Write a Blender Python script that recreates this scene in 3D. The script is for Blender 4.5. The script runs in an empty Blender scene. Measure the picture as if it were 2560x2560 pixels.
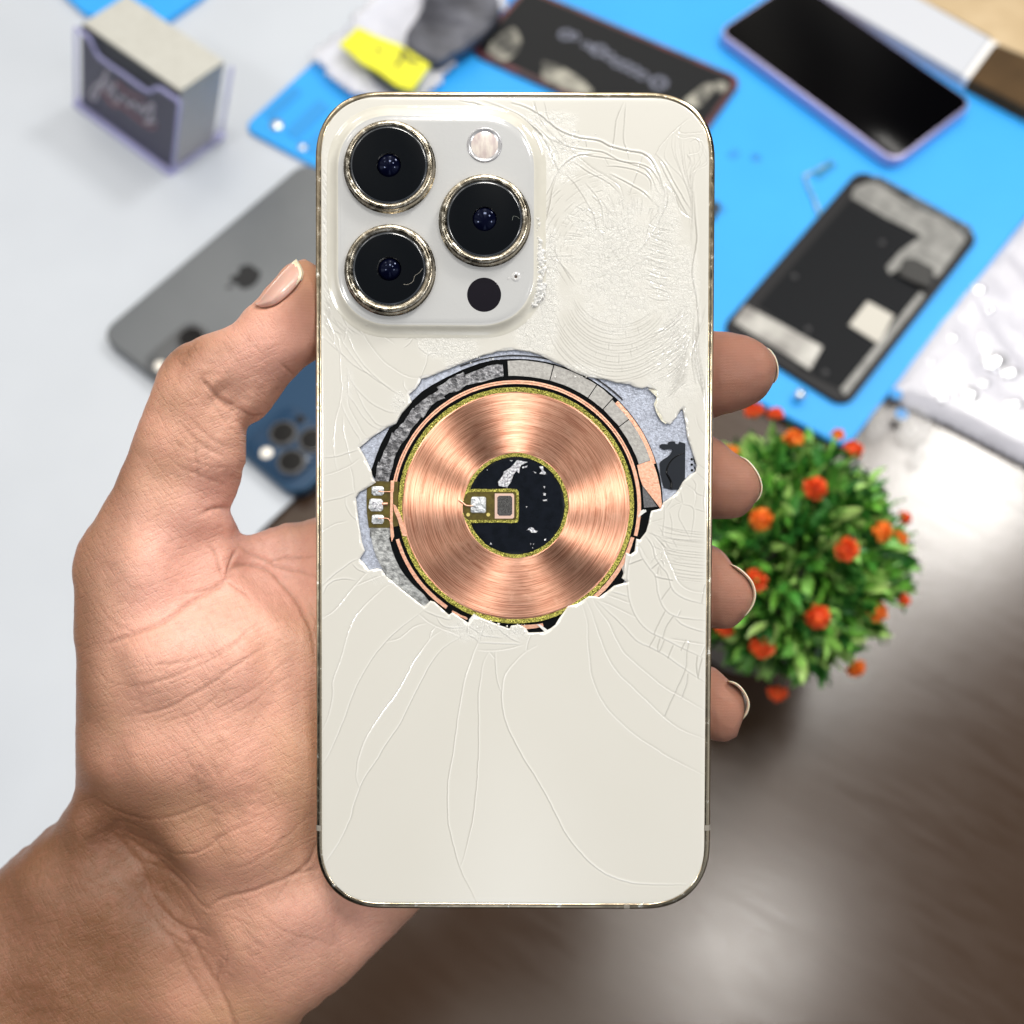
import bpy, bmesh, math, random
import numpy as np
from mathutils import Vector, Matrix
random.seed(7); RNG = np.random.default_rng(11)
sc = bpy.context.scene
COL = sc.collection
U = 0.001                      # everything below is authored in millimetres
PITCH = math.radians(64); HCAM = 505.0; D = 217.0; S = 0.07893
# ---------------------------------------------------------------- camera frame
FWD = np.array([0, math.cos(PITCH), -math.sin(PITCH)])
UPV = np.array([0, math.sin(PITCH), math.cos(PITCH)])
RGT = np.array([1., 0, 0])
CAM = np.array([0, 0, HCAM])
def ray(p):
    return RGT*((p[0]-1280)*S/D) + UPV*((1280-p[1])*S/D) + FWD
def tab(p, z=0.0):
    r = ray(p); t = (z-HCAM)/r[2]
    return CAM + r*t
K = 2560/1932
def q(x, y): return (x*K, y*K)
def Z(ox, oy, s):
    return lambda *a: [(ox+x/s, oy+y/s) for x, y in (a[0] if len(a) == 1 and isinstance(a[0], list) else a)]
ZA = Z(780, 220, 3.116); ZB = Z(1280, 220, 2.611); ZC = Z(860, 860, 4.025); ZD = Z(1100, 1080, 4.83)
ZE = Z(1200, 860, 3.45); ZF = Z(780, 1340, 3.45); ZG = Z(1240, 1340, 3.45); ZH = Z(780, 1820, 1.894)
ZI = Z(780, 800, 3.715); ZJ = Z(1560, 1000, 4.83); ZK = Z(1300, 700, 3.864); ZL = Z(1050, 1450, 4.83)
T7 = Z(200, 400, 2.147); T8 = Z(0, 1300, 1.5336); F5 = Z(1740, 380, 2.356); F6 = Z(1740, 980, 2.195)
B1 = Z(0, 0, 2.2465); B2 = Z(560, 0, 2.611); B3 = Z(1150, 0, 2.415); B4 = Z(1700, 0, 2.2465); TN = Z(600, 620, 8.4)
CB = Z(150, 0, 4.2)
# ---------------------------------------------------------------- phone frame
TILT = math.radians(-1.33); ROLL = math.radians(-0.18)
Rcam = np.array([RGT, UPV, -FWD]).T            # columns: x right, y up, z to the camera
def rotx(a): c, s = math.cos(a), math.sin(a); return np.array([[1,0,0],[0,c,-s],[0,s,c]])
def rotz(a): c, s = math.cos(a), math.sin(a); return np.array([[c,-s,0],[s,c,0],[0,0,1]])
Rph = rotz(ROLL) @ rotx(-TILT)                # top edge leans to the camera
Cph = np.array([(1285.3-1280)*S, (1280-1259.5)*S, -(D-.9)])   # in camera coordinates
def ph(p, z=0.0):
    "pixel -> phone-local mm on the plane at height z"
    r = np.array([(p[0]-1280)*S/D, (1280-p[1])*S/D, -1.0])
    n = Rph[:, 2]; o = Cph + n*z
    t = (o @ n)/(r @ n)
    l = Rph.T @ (r*t - Cph)
    return (l[0], l[1])
def phs(pts, z=0.0): return [ph(p, z) for p in pts]
def mat4(R, t):
    m = Matrix.Identity(4)
    for i in range(3):
        for j in range(3): m[i][j] = float(R[i][j])
        m[i][3] = float(t[i])*U
    return m
M_CAM = mat4(Rcam, CAM)
M_PH = mat4(Rcam @ Rph, CAM + Rcam @ Cph)
M_HAND = mat4(Rcam, CAM + Rcam @ np.array([0, 0, -D]))
# ---------------------------------------------------------------- mesh helpers
def mesh_obj(name, V, F, mat=None, parent=None, smooth=False, attrs=None):
    me = bpy.data.meshes.new(name)
    V = np.asarray(V, dtype=np.float64)*U
    if isinstance(F, np.ndarray):
        nf, k = F.shape
        me.vertices.add(len(V)); me.vertices.foreach_set('co', V.astype(np.float32).ravel())
        me.loops.add(nf*k); me.loops.foreach_set('vertex_index', F.astype(np.int32).ravel())
        me.polygons.add(nf); me.polygons.foreach_set('loop_start', np.arange(0, nf*k, k, dtype=np.int32))
        me.update(calc_edges=True)
    else:
        me.from_pydata(V.tolist(), [], [list(map(int, f)) for f in F]); me.update()
    me.validate()
    if smooth: me.polygons.foreach_set('use_smooth', [True]*len(me.polygons))
    for k_, a in (attrs or {}).items():
        at = me.attributes.new(k_, 'FLOAT', 'POINT'); at.data.foreach_set('value', np.asarray(a, dtype=np.float32))
    for m_ in (mat if isinstance(mat, (list, tuple)) else [mat]):
        if m_: me.materials.append(m_)
    o = bpy.data.objects.new(name, me); COL.objects.link(o)
    if parent: o.parent = parent
    return o
def thing(name, label, cat, loc=None, R=None, group=None, M=None):
    o = bpy.data.objects.new(name, None); COL.objects.link(o); o.empty_display_size = .01
    if M is not None: o.matrix_world = M
    else: o.matrix_world = mat4(R if R is not None else np.eye(3), loc if loc is not None else (0, 0, 0))
    o['label'] = label; o['category'] = cat
    if group: o['group'] = group
    return o
def tag(o, label, cat, group=None):
    o['label'] = label; o['category'] = cat
    if group: o['group'] = group
    return o
def structure(o): o['kind'] = 'structure'; return o
def area2(P): 
    P = np.asarray(P); x, y = P[:, 0], P[:, 1]
    return .5*np.sum(x*np.roll(y, -1)-y*np.roll(x, -1))
def prism(name, P, z0, z1, mat, parent=None, smooth=False, bevel=0.0):
    "closed prism over a 2D outline from z0 up to z1"
    P = [tuple(p) for p in P]
    if area2(P) < 0: P = P[::-1]
    n = len(P)
    bm = bmesh.new()
    t = [bm.verts.new((x*U, y*U, z1*U)) for x, y in P]; b = [bm.verts.new((x*U, y*U, z0*U)) for x, y in P]
    bm.faces.new(t); bm.faces.new(b[::-1])
    for i in range(n): bm.faces.new((b[i], b[(i+1) % n], t[(i+1) % n], t[i]))
    if bevel:
        bmesh.ops.bevel(bm, geom=[e for e in bm.edges if all(v in t for v in e.verts)] if False else
                        [e for e in bm.edges if abs(e.verts[0].co.z-z1*U) < 1e-9 and abs(e.verts[1].co.z-z1*U) < 1e-9],
                        offset=bevel*U, segments=3, affect='EDGES', profile=.5)
    bmesh.ops.triangulate(bm, faces=[f for f in bm.faces if len(f.verts) > 4])
    bmesh.ops.recalc_face_normals(bm, faces=bm.faces)
    me = bpy.data.meshes.new(name); bm.to_mesh(me); bm.free()
    me.materials.append(mat)
    if smooth: me.polygons.foreach_set('use_smooth', [True]*len(me.polygons))
    o = bpy.data.objects.new(name, me); COL.objects.link(o)
    if parent: o.parent = parent
    return o
def rrect(w, h, r, n=14, e=2.3, cx=0, cy=0):
    "rounded rectangle outline with slightly squircular corners"
    out = []
    for sx, sy, a0 in ((1, 1, 0), (-1, 1, 90), (-1, -1, 180), (1, -1, 270)):
        for i in range(n+1):
            a = math.radians(90*i/n)
            c, s_ = abs(math.cos(a))**(2/e), abs(math.sin(a))**(2/e)
            if sx*sy > 0: dx, dy = c, s_
            else: dx, dy = s_, c
            out.append((cx+sx*(w/2-r+r*dx), cy+sy*(h/2-r+r*dy)))
    return out
def loft(rings, close_first=False, close_last=False):
    "rings: list of (n,3) arrays"
    n = len(rings[0]); V = np.vstack([np.asarray(r, float) for r in rings]); F = []
    for k in range(len(rings)-1):
        for i in range(n):
            j = (i+1) % n
            F.append((k*n+i, k*n+j, (k+1)*n+j, (k+1)*n+i))
    if close_first: F.append(tuple(range(n))[::-1])
    if close_last: F.append(tuple((len(rings)-1)*n+i for i in range(n)))
    return V, F
def ring3(P, z): return [(x, y, z) for x, y in P]
def lathe(prof, n=96, cx=0, cy=0, cap0=False, cap1=False):
    a = np.linspace(0, 2*math.pi, n, endpoint=False)
    rings = [np.c_[cx+r*np.cos(a), cy+r*np.sin(a), np.full(n, z)] for r, z in prof]
    return loft(rings, cap0, cap1)
def annulus(name, C, r0, r1, z0, z1, a0, a1, mat, parent, jit=0.0, n=None, jseed=0):
    "flat ring sector with thickness; angles in degrees, C in phone mm"
    rg = np.random.default_rng(jseed)
    full = abs(a1-a0) >= 359.9
    n = n or max(8, int(abs(a1-a0)/2))
    a = np.radians(np.linspace(a0, a1, n+1))
    if full: a = a[:-1]
    m = len(a)
    def jt():
        if not jit: return np.zeros(m)
        j = rg.normal(0, jit, m)
        return (j+np.roll(j, 1)+np.roll(j, -1))/2
    ro = np.full(m, r1)+jt(); ri = np.full(m, r0)+jt()
    c, s_ = np.cos(a), np.sin(a)
    to = np.c_[C[0]+ro*c, C[1]+ro*s_, np.full(m, z1)]; ti = np.c_[C[0]+ri*c, C[1]+ri*s_, np.full(m, z1)]
    bo = to.copy(); bo[:, 2] = z0; bi = ti.copy(); bi[:, 2] = z0
    V = np.vstack([bo, to, ti, bi]); F = []
    K_ = m if full else m-1
    for i in range(K_):
        j = (i+1) % m
        for k in range(3):
            F.append((k*m+i, k*m+j, (k+1)*m+j, (k+1)*m+i))
    if not full:
        F.append((0, m, 2*m, 3*m)); F.append((m-1, 4*m-1, 3*m-1, 2*m-1))
    return mesh_obj(name, V, F, mat, parent)
def tube(path, rad, n=8, cap=True):
    P = np.asarray(path, float); m = len(P)
    rad = np.full(m, rad) if np.isscalar(rad) else np.asarray(rad, float)
    T = np.gradient(P, axis=0); T /= np.linalg.norm(T, axis=1)[:, None]+1e-12
    ref = np.array([0, 0, 1.]) if abs(T[0][2]) < .9 else np.array([1., 0, 0])
    rings = []
    for i in range(m):
        a = np.cross(T[i], ref); a /= np.linalg.norm(a)+1e-12; b = np.cross(a, T[i])
        t = np.linspace(0, 2*math.pi, n, endpoint=False)
        rings.append(P[i]+rad[i]*(np.cos(t)[:, None]*a+np.sin(t)[:, None]*b))
    return loft(rings, cap, cap)
def merge(parts):
    V, F, o = [], [], 0
    for v, f in parts:
        V.append(np.asarray(v, float)); F += [tuple(i+o for i in g) for g in f]; o += len(v)
    return np.vstack(V), F
def catmull(P, step):
    P = np.asarray(P, float)
    if len(P) == 2:
        n = max(2, int(np.linalg.norm(P[1]-P[0])/step)+1)
        return P[0]+(P[1]-P[0])*np.linspace(0, 1, n)[:, None]
    Q = np.vstack([2*P[0]-P[1], P, 2*P[-1]-P[-2]]); out = []
    for i in range(1, len(Q)-2):
        a, b, c, d = Q[i-1:i+3]
        n = max(2, int(np.linalg.norm(c-b)/step)+1)
        t = np.linspace(0, 1, n, endpoint=False)[:, None]
        out.append(.5*((2*b)+(-a+c)*t+(2*a-5*b+4*c-d)*t*t+(-a+3*b-3*c+d)*t**3))
    out.append(P[-1:]); return np.vstack(out)
def in_poly(X, Y, P):
    P = np.asarray(P); c = np.zeros(X.shape, bool); n = len(P); j = n-1
    for i in range(n):
        xi, yi = P[i]; xj, yj = P[j]
        if yi != yj:
            m = ((yi > Y) != (yj > Y)) & (X < (xj-xi)*(Y-yi)/(yj-yi)+xi)
            c ^= m
        j = i
    return c
class HMap:
    "a height / mask raster in mm that line strokes are pressed into"
    def __init__(s, x0, y0, x1, y1, res):
        s.x0, s.y0, s.res = x0, y0, res
        s.nx = int((x1-x0)/res)+2; s.ny = int((y1-y0)/res)+2
        s.h = np.zeros((s.ny, s.nx)); s.m = np.zeros((s.ny, s.nx)); s.k = np.zeros((s.ny, s.nx))
    def line(s, P, w, amp, mode='odd', mask=1.0, dk=0.0, taper=True, smooth=True, wob=0.0):
        P = catmull(P, s.res*.8) if smooth else catmull(np.asarray(P, float), s.res*.8)
        if wob:
            n = len(P); k = np.cumsum(RNG.normal(0, wob, (n, 2)), axis=0); k -= np.linspace(0, 1, n)[:, None]*k[-1]
            P = P+k
        n = len(P); T = np.gradient(P, axis=0); T /= np.linalg.norm(T, axis=1)[:, None]+1e-9
        R = int(3*w/s.res)+2
        gx = (P[:, 0]-s.x0)/s.res; gy = (P[:, 1]-s.y0)/s.res
        ax0 = max(0, int(gx.min())-R); ax1 = min(s.nx, int(gx.max())+R+2)
        ay0 = max(0, int(gy.min())-R); ay1 = min(s.ny, int(gy.max())+R+2)
        if ax1 <= ax0 or ay1 <= ay0: return
        d = np.full((ay1-ay0, ax1-ax0), 1e9); sd = np.zeros_like(d); en = np.zeros_like(d)
        for i in range(n):
            cx, cy = int(gx[i]), int(gy[i])
            a0, a1 = max(ax0, cx-R), min(ax1, cx+R+1); b0, b1 = max(ay0, cy-R), min(ay1, cy+R+1)
            if a1 <= a0 or b1 <= b0: continue
            xx = (np.arange(a0, a1)*s.res+s.x0-P[i, 0])[None, :]; yy = (np.arange(b0, b1)*s.res+s.y0-P[i, 1])[:, None]
            dd = xx*xx+yy*yy
            v = np.s_[b0-ay0:b1-ay0, a0-ax0:a1-ax0]
            better = dd < d[v]
            d[v] = np.where(better, dd, d[v])
            sd[v] = np.where(better, xx*(-T[i, 1])+yy*T[i, 0], sd[v])
            f = min(1, min(i, n-1-i)/(n*.18+1)) if taper else 1
            en[v] = np.where(better, f, en[v])
        g = np.exp(-d/(w*w))
        prof = g if mode == 'even' else (sd/w*g*1.6 if mode == 'odd' else np.clip(sd/w, -1, 1)*g)
        v = np.s_[ay0:ay1, ax0:ax1]
        s.h[v] += amp*prof*(.3+.7*en)
        along = np.maximum(d-sd*sd, 0); o_ = .45*w if dk else 0.0; sg = 1 if amp > 0 else -1
        s.m[v] = np.maximum(s.m[v], mask*np.exp(-(along+(sd-sg*o_)**2)/(w*w*.5))*(.3+.7*en))
        if dk: s.k[v] = np.maximum(s.k[v], dk*np.exp(-(along+(sd+sg*o_)**2)/(w*w*.5))*(.3+.7*en))
    def sample(s, x, y, arr=None):
        a = s.h if arr is None else arr
        gx = np.clip((x-s.x0)/s.res, 0, s.nx-1.001); gy = np.clip((y-s.y0)/s.res, 0, s.ny-1.001)
        i = gx.astype(int); j = gy.astype(int); fx = gx-i; fy = gy-j
        return (a[j, i]*(1-fx)+a[j, i+1]*fx)*(1-fy)+(a[j+1, i]*(1-fx)+a[j+1, i+1]*fx)*fy
def vnoise(x, y, scale, seed=0):
    "smooth value noise, numpy"
    rg = np.random.default_rng(seed); G = rg.random((64, 64))
    gx = x/scale; gy = y/scale; i = np.floor(gx).astype(int); j = np.floor(gy).astype(int)
    fx = gx-i; fy = gy-j; fx = fx*fx*(3-2*fx); fy = fy*fy*(3-2*fy)
    g = lambda a, b: G[b % 64, a % 64]
    return (g(i, j)*(1-fx)+g(i+1, j)*fx)*(1-fy)+(g(i, j+1)*(1-fx)+g(i+1, j+1)*fx)*fy
# ---------------------------------------------------------------- material helpers
def srgb(r, g, b):
    f = lambda c: (c/255/12.92) if c/255 <= .04045 else ((c/255+.055)/1.055)**2.4
    return (f(r), f(g), f(b), 1)
class NT:
    def __init__(s, name):
        s.m = bpy.data.materials.new(name); s.m.use_nodes = True; s.t = s.m.node_tree
        s.b = s.t.nodes['Principled BSDF']; s.out = s.t.nodes['Material Output']
    def n(s, kind, **kw):
        nd = s.t.nodes.new(kind)
        for k_, v in kw.items():
            if k_ in nd.inputs.keys() if hasattr(nd.inputs, 'keys') else False: nd.inputs[k_].default_value = v
            else: setattr(nd, k_, v)
        return nd
    def l(s, a, b): s.t.links.new(a, b)
    def coord(s, scale=(1, 1, 1), kind='Object', rot=(0, 0, 0)):
        tc = s.t.nodes.new('ShaderNodeTexCoord'); mp = s.t.nodes.new('ShaderNodeMapping')
        mp.inputs['Scale'].default_value = scale; mp.inputs['Rotation'].default_value = rot
        s.l(tc.outputs[kind], mp.inputs['Vector']); return mp.outputs[0]
    def grain(s, ang, along, across, kind='Object'):
        "coordinates stretched along a direction in the xy plane"
        tc = s.t.nodes.new('ShaderNodeTexCoord'); cb = s.t.nodes.new('ShaderNodeCombineXYZ'); a = math.radians(ang)
        for i, (vx, vy, f) in enumerate(((math.cos(a), math.sin(a), along), (-math.sin(a), math.cos(a), across))):
            n = s.t.nodes.new('ShaderNodeVectorMath'); n.operation = 'DOT_PRODUCT'; s.l(tc.outputs[kind], n.inputs[0]); n.inputs[1].default_value = (vx*f, vy*f, 0)
            s.l(n.outputs['Value'], cb.inputs[i])
        return cb.outputs[0]
    def noise(s, vec, scale, detail=4, rough=.55, dist=0):
        n = s.t.nodes.new('ShaderNodeTexNoise'); n.inputs['Scale'].default_value = scale
        n.inputs['Detail'].default_value = detail; n.inputs['Roughness'].default_value = rough
        n.inputs['Distortion'].default_value = dist
        if vec: s.l(vec, n.inputs['Vector'])
        return n.outputs['Fac']
    def vor(s, vec, scale, feature='DISTANCE_TO_EDGE', out='Distance', rand=1):
        n = s.t.nodes.new('ShaderNodeTexVoronoi'); n.feature = feature; n.inputs['Scale'].default_value = scale
        n.inputs['Randomness'].default_value = rand
        if vec: s.l(vec, n.inputs['Vector'])
        return n.outputs[out]
    def ramp(s, fac, stops):
        n = s.t.nodes.new('ShaderNodeValToRGB'); e = n.color_ramp.elements
        while len(e) < len(stops): e.new(.5)
        for i, (p, c) in enumerate(stops):
            e[i].position = p; e[i].color = c if isinstance(c, (tuple, list)) else (c, c, c, 1)
        s.l(fac, n.inputs['Fac']); return n.outputs['Color']
    def mix(s, fac, a, b, kind='MIX'):
        n = s.t.nodes.new('ShaderNodeMix'); n.data_type = 'RGBA'; n.blend_type = kind
        for v, k_ in ((fac, 0), (a, 6), (b, 7)):
            if hasattr(v, 'is_linked') or hasattr(v, 'links'): s.l(v, n.inputs[k_])
            else: n.inputs[k_].default_value = v
        return n.outputs[2]
    def math(s, op, a, b=0.0, c=0.0):
        n = s.t.nodes.new('ShaderNodeMath'); n.operation = op
        for v, k_ in ((a, 0), (b, 1), (c, 2)):
            if hasattr(v, 'links'): s.l(v, n.inputs[k_])
            else: n.inputs[k_].default_value = v
        return n.outputs[0]
    def attr(s, name):
        n = s.t.nodes.new('ShaderNodeAttribute'); n.attribute_name = name; return n.outputs['Fac']
    def bump(s, h, dist, strength=1.0, prev=None):
        n = s.t.nodes.new('ShaderNodeBump'); n.inputs['Distance'].default_value = dist*U
        if hasattr(strength, 'links'): s.l(strength, n.inputs['Strength'])
        else: n.inputs['Strength'].default_value = strength
        s.l(h, n.inputs['Height'])
        if prev: s.l(prev, n.inputs['Normal'])
        return n.outputs[0]
    def set(s, **kw):
        for k_, v in kw.items():
            k_ = k_.replace('_', ' ')
            i = s.b.inputs[k_]
            if hasattr(v, 'links'): s.l(v, i)
            else: i.default_value = v
        return s
def M(name, col, rough=.5, metal=0.0, **kw):
    t = NT(name); t.set(Base_Color=col if len(col) == 4 else (*col, 1), Roughness=rough, Metallic=metal)
    for k_, v in kw.items(): t.b.inputs[k_.replace('_', ' ')].default_value = v
    return t.m
def Mn(name, c0, c1, scale, rough=.5, metal=0.0, bump=0.0, bscale=None, detail=5, lo=.35, hi=.65, coords=(1, 1, 1), **kw):
    "two-tone noise material; scale is in features per mm"
    t = NT(name); v = t.coord(coords)
    f = t.noise(v, scale/U, detail)
    t.set(Base_Color=t.ramp(f, [(lo, c0), (hi, c1)]), Roughness=rough, Metallic=metal)
    if bump: t.set(Normal=t.bump(t.noise(v, (bscale or scale)/U, 6), bump))
    for k_, v_ in kw.items(): t.b.inputs[k_.replace('_', ' ')].default_value = v_
    return t.m
# ================================================================ THE SMARTPHONE
phone = thing('smartphone', 'cracked cream smartphone with copper charging coil exposed, held in the hand', 'smartphone', M=M_PH)
PW, PHH, TH = 78.1, 160.8, 7.65
CW = (0.72, 0.70, 0.64)
# --- metal band
t = NT('champagne_steel'); v = t.coord((1, 1, 1))
sc1 = t.noise(v, .5/U, 6, .62); sc2 = t.noise(v, .045/U, 3, .5)
t.set(Base_Color=t.mix(t.ramp(sc1, [(.60, 0.), (.68, 1.)]), t.mix(sc2, (.30, .235, .155, 1), (.62, .53, .39, 1)), (.92, .88, .78, 1)), Metallic=1.0,
      Roughness=t.ramp(sc1, [(.35, .10), (.7, .26)]), Normal=t.bump(sc2, 1.2, .35))
m_steel = t.m
prof = [(1.30, -.75), (1.22, -.12), (1.12, -.02), (.95, .03), (.60, .05), (.30, -.03), (.10, -.22), (0, -.55), (0, -3.8), (0, -7.0), (.12, -7.35), (.4, -7.6), (1.2, -7.65)]
rings = [ring3(rrect(PW-2*d, PHH-2*d, 13.6-d, 16, 2.35), z) for d, z in prof]
V, F = loft(rings)
mesh_obj('frame', V, F, m_steel, phone, True)
prism('display', rrect(PW-2.3, PHH-2.3, 12.4, 16, 2.35), -7.72, -7.45, M('display_black', (.004, .004, .005), .08), phone)
prism('inner_chassis', rrect(PW-2.6, PHH-2.6, 12.2, 16, 2.35), -7.4, -1.25, M('chassis', (.03, .03, .035), .5), phone)
m_band = M('antenna_plastic', (.22, .2, .17), .4)
for (cx, cy, w, h) in ((-PW/2, -64.3, .14, 1.1), (PW/2, -64.0, .14, 1.1)):
    sx = 1 if cx > 0 else -1
    V = np.array([(cx-sx*1.1, y, z) for y in (cy-h/2, cy+h/2) for z in (.03, .03)]); 
    P = [(1.1, .075), (.6, .078), (.3, .0), (.1, -.19), (-.03, -.55), (-.03, -7)]
    VV = []; FF = []
    for k, (d, z) in enumerate(P):
        for y in (cy-h/2, cy+h/2): VV.append((cx-sx*d, y, z))
    for k in range(len(P)-1): FF.append((2*k, 2*k+1, 2*k+3, 2*k+2))
    mesh_obj('antenna_band', VV, FF, m_band, phone)
bx = ph((1567, 2268))[0]
mesh_obj('antenna_band', [(bx-.55+dx, -PHH/2+d-.0, z) for d, z in ((1.1, .075), (.6, .078), (.3, .0), (.1, -.19), (-.03, -.55), (-.03, -7)) for dx in (0, 1.1)],
         [(2*k, 2*k+1, 2*k+3, 2*k+2) for k in range(5)], m_band, phone)

# --- traced outline of the hole in the rear glass
HOLE = (ZI([(440,1185),(560,1085),(700,995),(780,960),(800,920),(830,870),(900,790),(925,760),(915,740),(900,690),(960,640),(1000,580),(1012,545),(1080,530),(1200,480),(1400,400),(1600,325),(1700,305)])
  + ZE([(90,85),(150,62),(300,50),(420,66),(520,95),(640,155),(700,178),(800,232),(860,258),(930,283),(1100,310),(1180,335),(1290,345),(1340,372),(1400,385),(1450,370),(1520,400),(1525,460),(1500,520),(1530,600),(1570,670),(1640,695),(1690,640),(1730,570),(1750,560),(1775,680),(1790,800),(1830,920),(1870,1050),(1860,1100),(1810,1130),(1750,1190),(1715,1255),(1690,1290),(1580,1370),(1560,1420),(1480,1440),(1470,1470),(1455,1550),(1435,1620),(1380,1690),(1350,1680),(1335,1790),(1300,1815),(1260,1800),(1250,1880)])
  + ZG([(1110,250),(1100,330),(1085,365),(1130,400),(1020,430),(960,480),(890,530),(845,520),(800,520),(740,560),(690,590),(620,605),(590,650),(540,720),(510,770),(470,800),(400,832),(280,835),(262,800),(200,765),(130,775),(115,800),(40,775)])
  + ZF([(1500,722),(1390,680),(1345,750),(1290,712),(1210,660),(1180,682),(1100,610),(1055,570),(1020,560),(965,612),(860,530),(760,450),(690,390),(640,350),(600,290),(560,280),(490,295),(450,240),(410,200),(455,130),(430,60)])
  + ZI([(440,1930),(425,1830),(418,1760),(405,1650),(440,1600),(510,1560),(592,1510),(560,1460),(550,1400),(500,1290)]))
HOLE_MM = phs(HOLE)

# --- cracked glass: every crack is pressed into one fine height raster
RES = 0.13
GX, GY = PW/2-1.16, PHH/2-1.16
H = HMap(-GX-1, -GY-1, GX+1, GY+1, RES)
WS = .66; DK = .6; WM = 1.1
def crk(pts, w=.26, a=.030, mode='odd', mask=.55, wob=.012, **k):
    k.setdefault('dk', DK); mask *= WM
    H.line(phs(pts), max(w*WS, .105), 1.5*a*(1 if RNG.random() > .25 else -1), mode, mask, wob=wob*.8, **k)
def dark(lo): return lo
for c in (
 [(95,710),(200,640),(300,520),(370,430),(450,340),(500,300)], [(95,500),(130,430),(200,385),(300,372),(375,385)],
 [(95,420),(180,340),(260,280),(340,220),(400,195)], [(80,1690),(140,1560),(175,1380),(180,1250),(240,1080),(290,900),(350,740),(420,640),(540,520),(640,430),(680,420)],
 [(90,1980),(200,1760),(280,1560),(350,1370),(430,1210),(520,1060),(640,910),(760,800),(860,720),(950,650)],
 [(640,915),(740,890),(800,850),(880,785),(980,755)], [(1335,850),(1400,880),(1440,920)],
 [(1580,1000),(1585,1150),(1600,1260),(1635,1350)], [(915,670),(1000,740),(1100,790),(1200,830),(1290,870)],
 [(960,640),(1080,690),(1190,720),(1200,700)], [(1075,700),(1110,760),(1180,795),(1300,790)], [(1430,920),(1800,935)],
 [(1430,985),(1540,990),(1700,970),(1820,940)], [(1850,1000),(1860,930),(1890,840)], [(1015,890),(1030,830),(1060,790)],
 [(350,240),(400,290),(470,320)],[(380,430),(480,390),(600,340)],[(1440,920),(1490,730)],[(1530,1000),(1580,1060)],
 [(1340,770),(1480,860)],[(1350,690),(1340,860)],[(1500,720),(1560,830)],[(1600,790),(1700,870),(1800,920)],[(1460,860),(1640,880)]):
    crk(ZF(c), .22, .04, mask=.8)
# long sweeping cracks of the lower half
crk(ZF((1110,820),(1020,890),(940,1000),(870,1110),(800,1250),(720,1390),(600,1550),(470,1750),(400,1932))+ZH((213,200),(211,240),(225,285)), .24, .045, mask=.85)
crk(ZF((1280,870),(1130,970),(1040,1080),(960,1220),(870,1400),(760,1620),(640,1800))+ZH((310,150),(260,220),(228,285),(200,370),(180,440),(130,540),(62,640)), .24, .045, mask=.85)
crk(ZF((1480,760),(1440,900),(1400,1000),(1340,1170),(1300,1320),(1270,1480),(1240,1700))+ZH((664,130),(645,250),(640,370),(650,470),(680,590),(710,680),(750,760),(780,826)), .24, .05, mask=.9)
crk(ZF((1520,1010),(1480,1100),(1460,1220),(1440,1400),(1445,1700))+ZH((790,150),(780,300),(765,430),(735,550),(705,655)), .24, .045, mask=.85)
crk(ZF((1932,950),(1830,1010),(1740,1100),(1680,1180),(1650,1270),(1638,1400),(1660,1560),(1720,1720),(1830,1932))+ZH((1090,290),(1150,400),(1210,510),(1290,610),(1390,690),(1500,730),(1600,742),(1770,742)), .26, .055, mask=1)
DK = .6; WM = .9
for c in (
 [(835,530),(860,600),(960,740),(1040,900),(1100,1000),(1180,1080),(1330,1210),(1460,1310),(1600,1390),(1800,1505)],
 [(870,560),(1000,680),(1100,780),(1180,870),(1240,920),(1330,960),(1450,1020),(1560,1100),(1680,1180),(1800,1255)],
 [(780,560),(840,700),(900,880),(960,1030),(1060,1190),(1180,1310),(1330,1450),(1450,1560),(1600,1670),(1800,1752)],
 [(740,590),(790,740),(800,900),(815,1080),(830,1200),(880,1340),(960,1480),(1070,1600),(1220,1730),(1400,1850),(1540,1935),(1800,2065)],
 [(1210,60),(1160,180),(1135,320),(1140,450),(1160,580),(1210,700),(1280,790),(1370,850),(1450,885),(1650,985),(1800,1055)],
 [(1220,60),(1260,180),(1330,280),(1380,350),(1400,480),(1430,580),(1480,660),(1560,700),(1650,715),(1800,725)],
 [(1290,0),(1350,90),(1370,180),(1420,260),(1480,330),(1510,430),(1560,500),(1660,550),(1800,587)],
 [(1360,0),(1430,80),(1470,180),(1520,290),(1560,380),(1620,440),(1700,475),(1800,492)],
 [(1540,700),(1600,760),(1700,800),(1800,828)], [(1500,885),(1600,905),(1800,937)], [(890,560),(1000,600),(1200,700)], [(960,510),(1160,580)],
 [(1000,480),(1140,520)],[(1590,640),(1560,700)],[(1800,950),(1760,1050)]):
    crk(ZG(c), .24, .04, mask=.8)
for c in ([(1460,655),(1410,750),(1365,850)], [(1525,690),(1460,790),(1430,890)], [(1375,870),(1325,960)], [(1415,890),(1400,950),(1405,995),(1445,900)],
 [(1530,950),(1485,1055)], [(1640,905),(1600,985)], [(1660,915),(1640,1020),(1630,1150),(1540,1350),(1450,1555)], [(1650,1190),(1640,1290),(1600,1395)],
 [(1740,1040),(1730,1130),(1745,1225)], [(1780,1060),(1760,1140),(1745,1225)], [(1510,440),(1430,550)], [(1340,280),(1400,230)],[(1385,330),(1400,260)],
 [(1150,240),(1260,200)],[(1770,580),(1785,480),(1800,420)],[(1380,350),(1520,380)]):
    crk(ZG(c), .24, .045, mask=.3, dk=.7, mode='odd', taper=False)
for k in range(16):                                   # comb of near-horizontal cracks along the right edge
    y = -60+k*29+RNG.normal(0, 5)
    crk(ZG([(1400+k*9+RNG.normal(0, 20), y-45+k*2), (1560, y-5), (1700, y+14), (1800, y+22)]), .17, .03, mask=.4)
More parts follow.
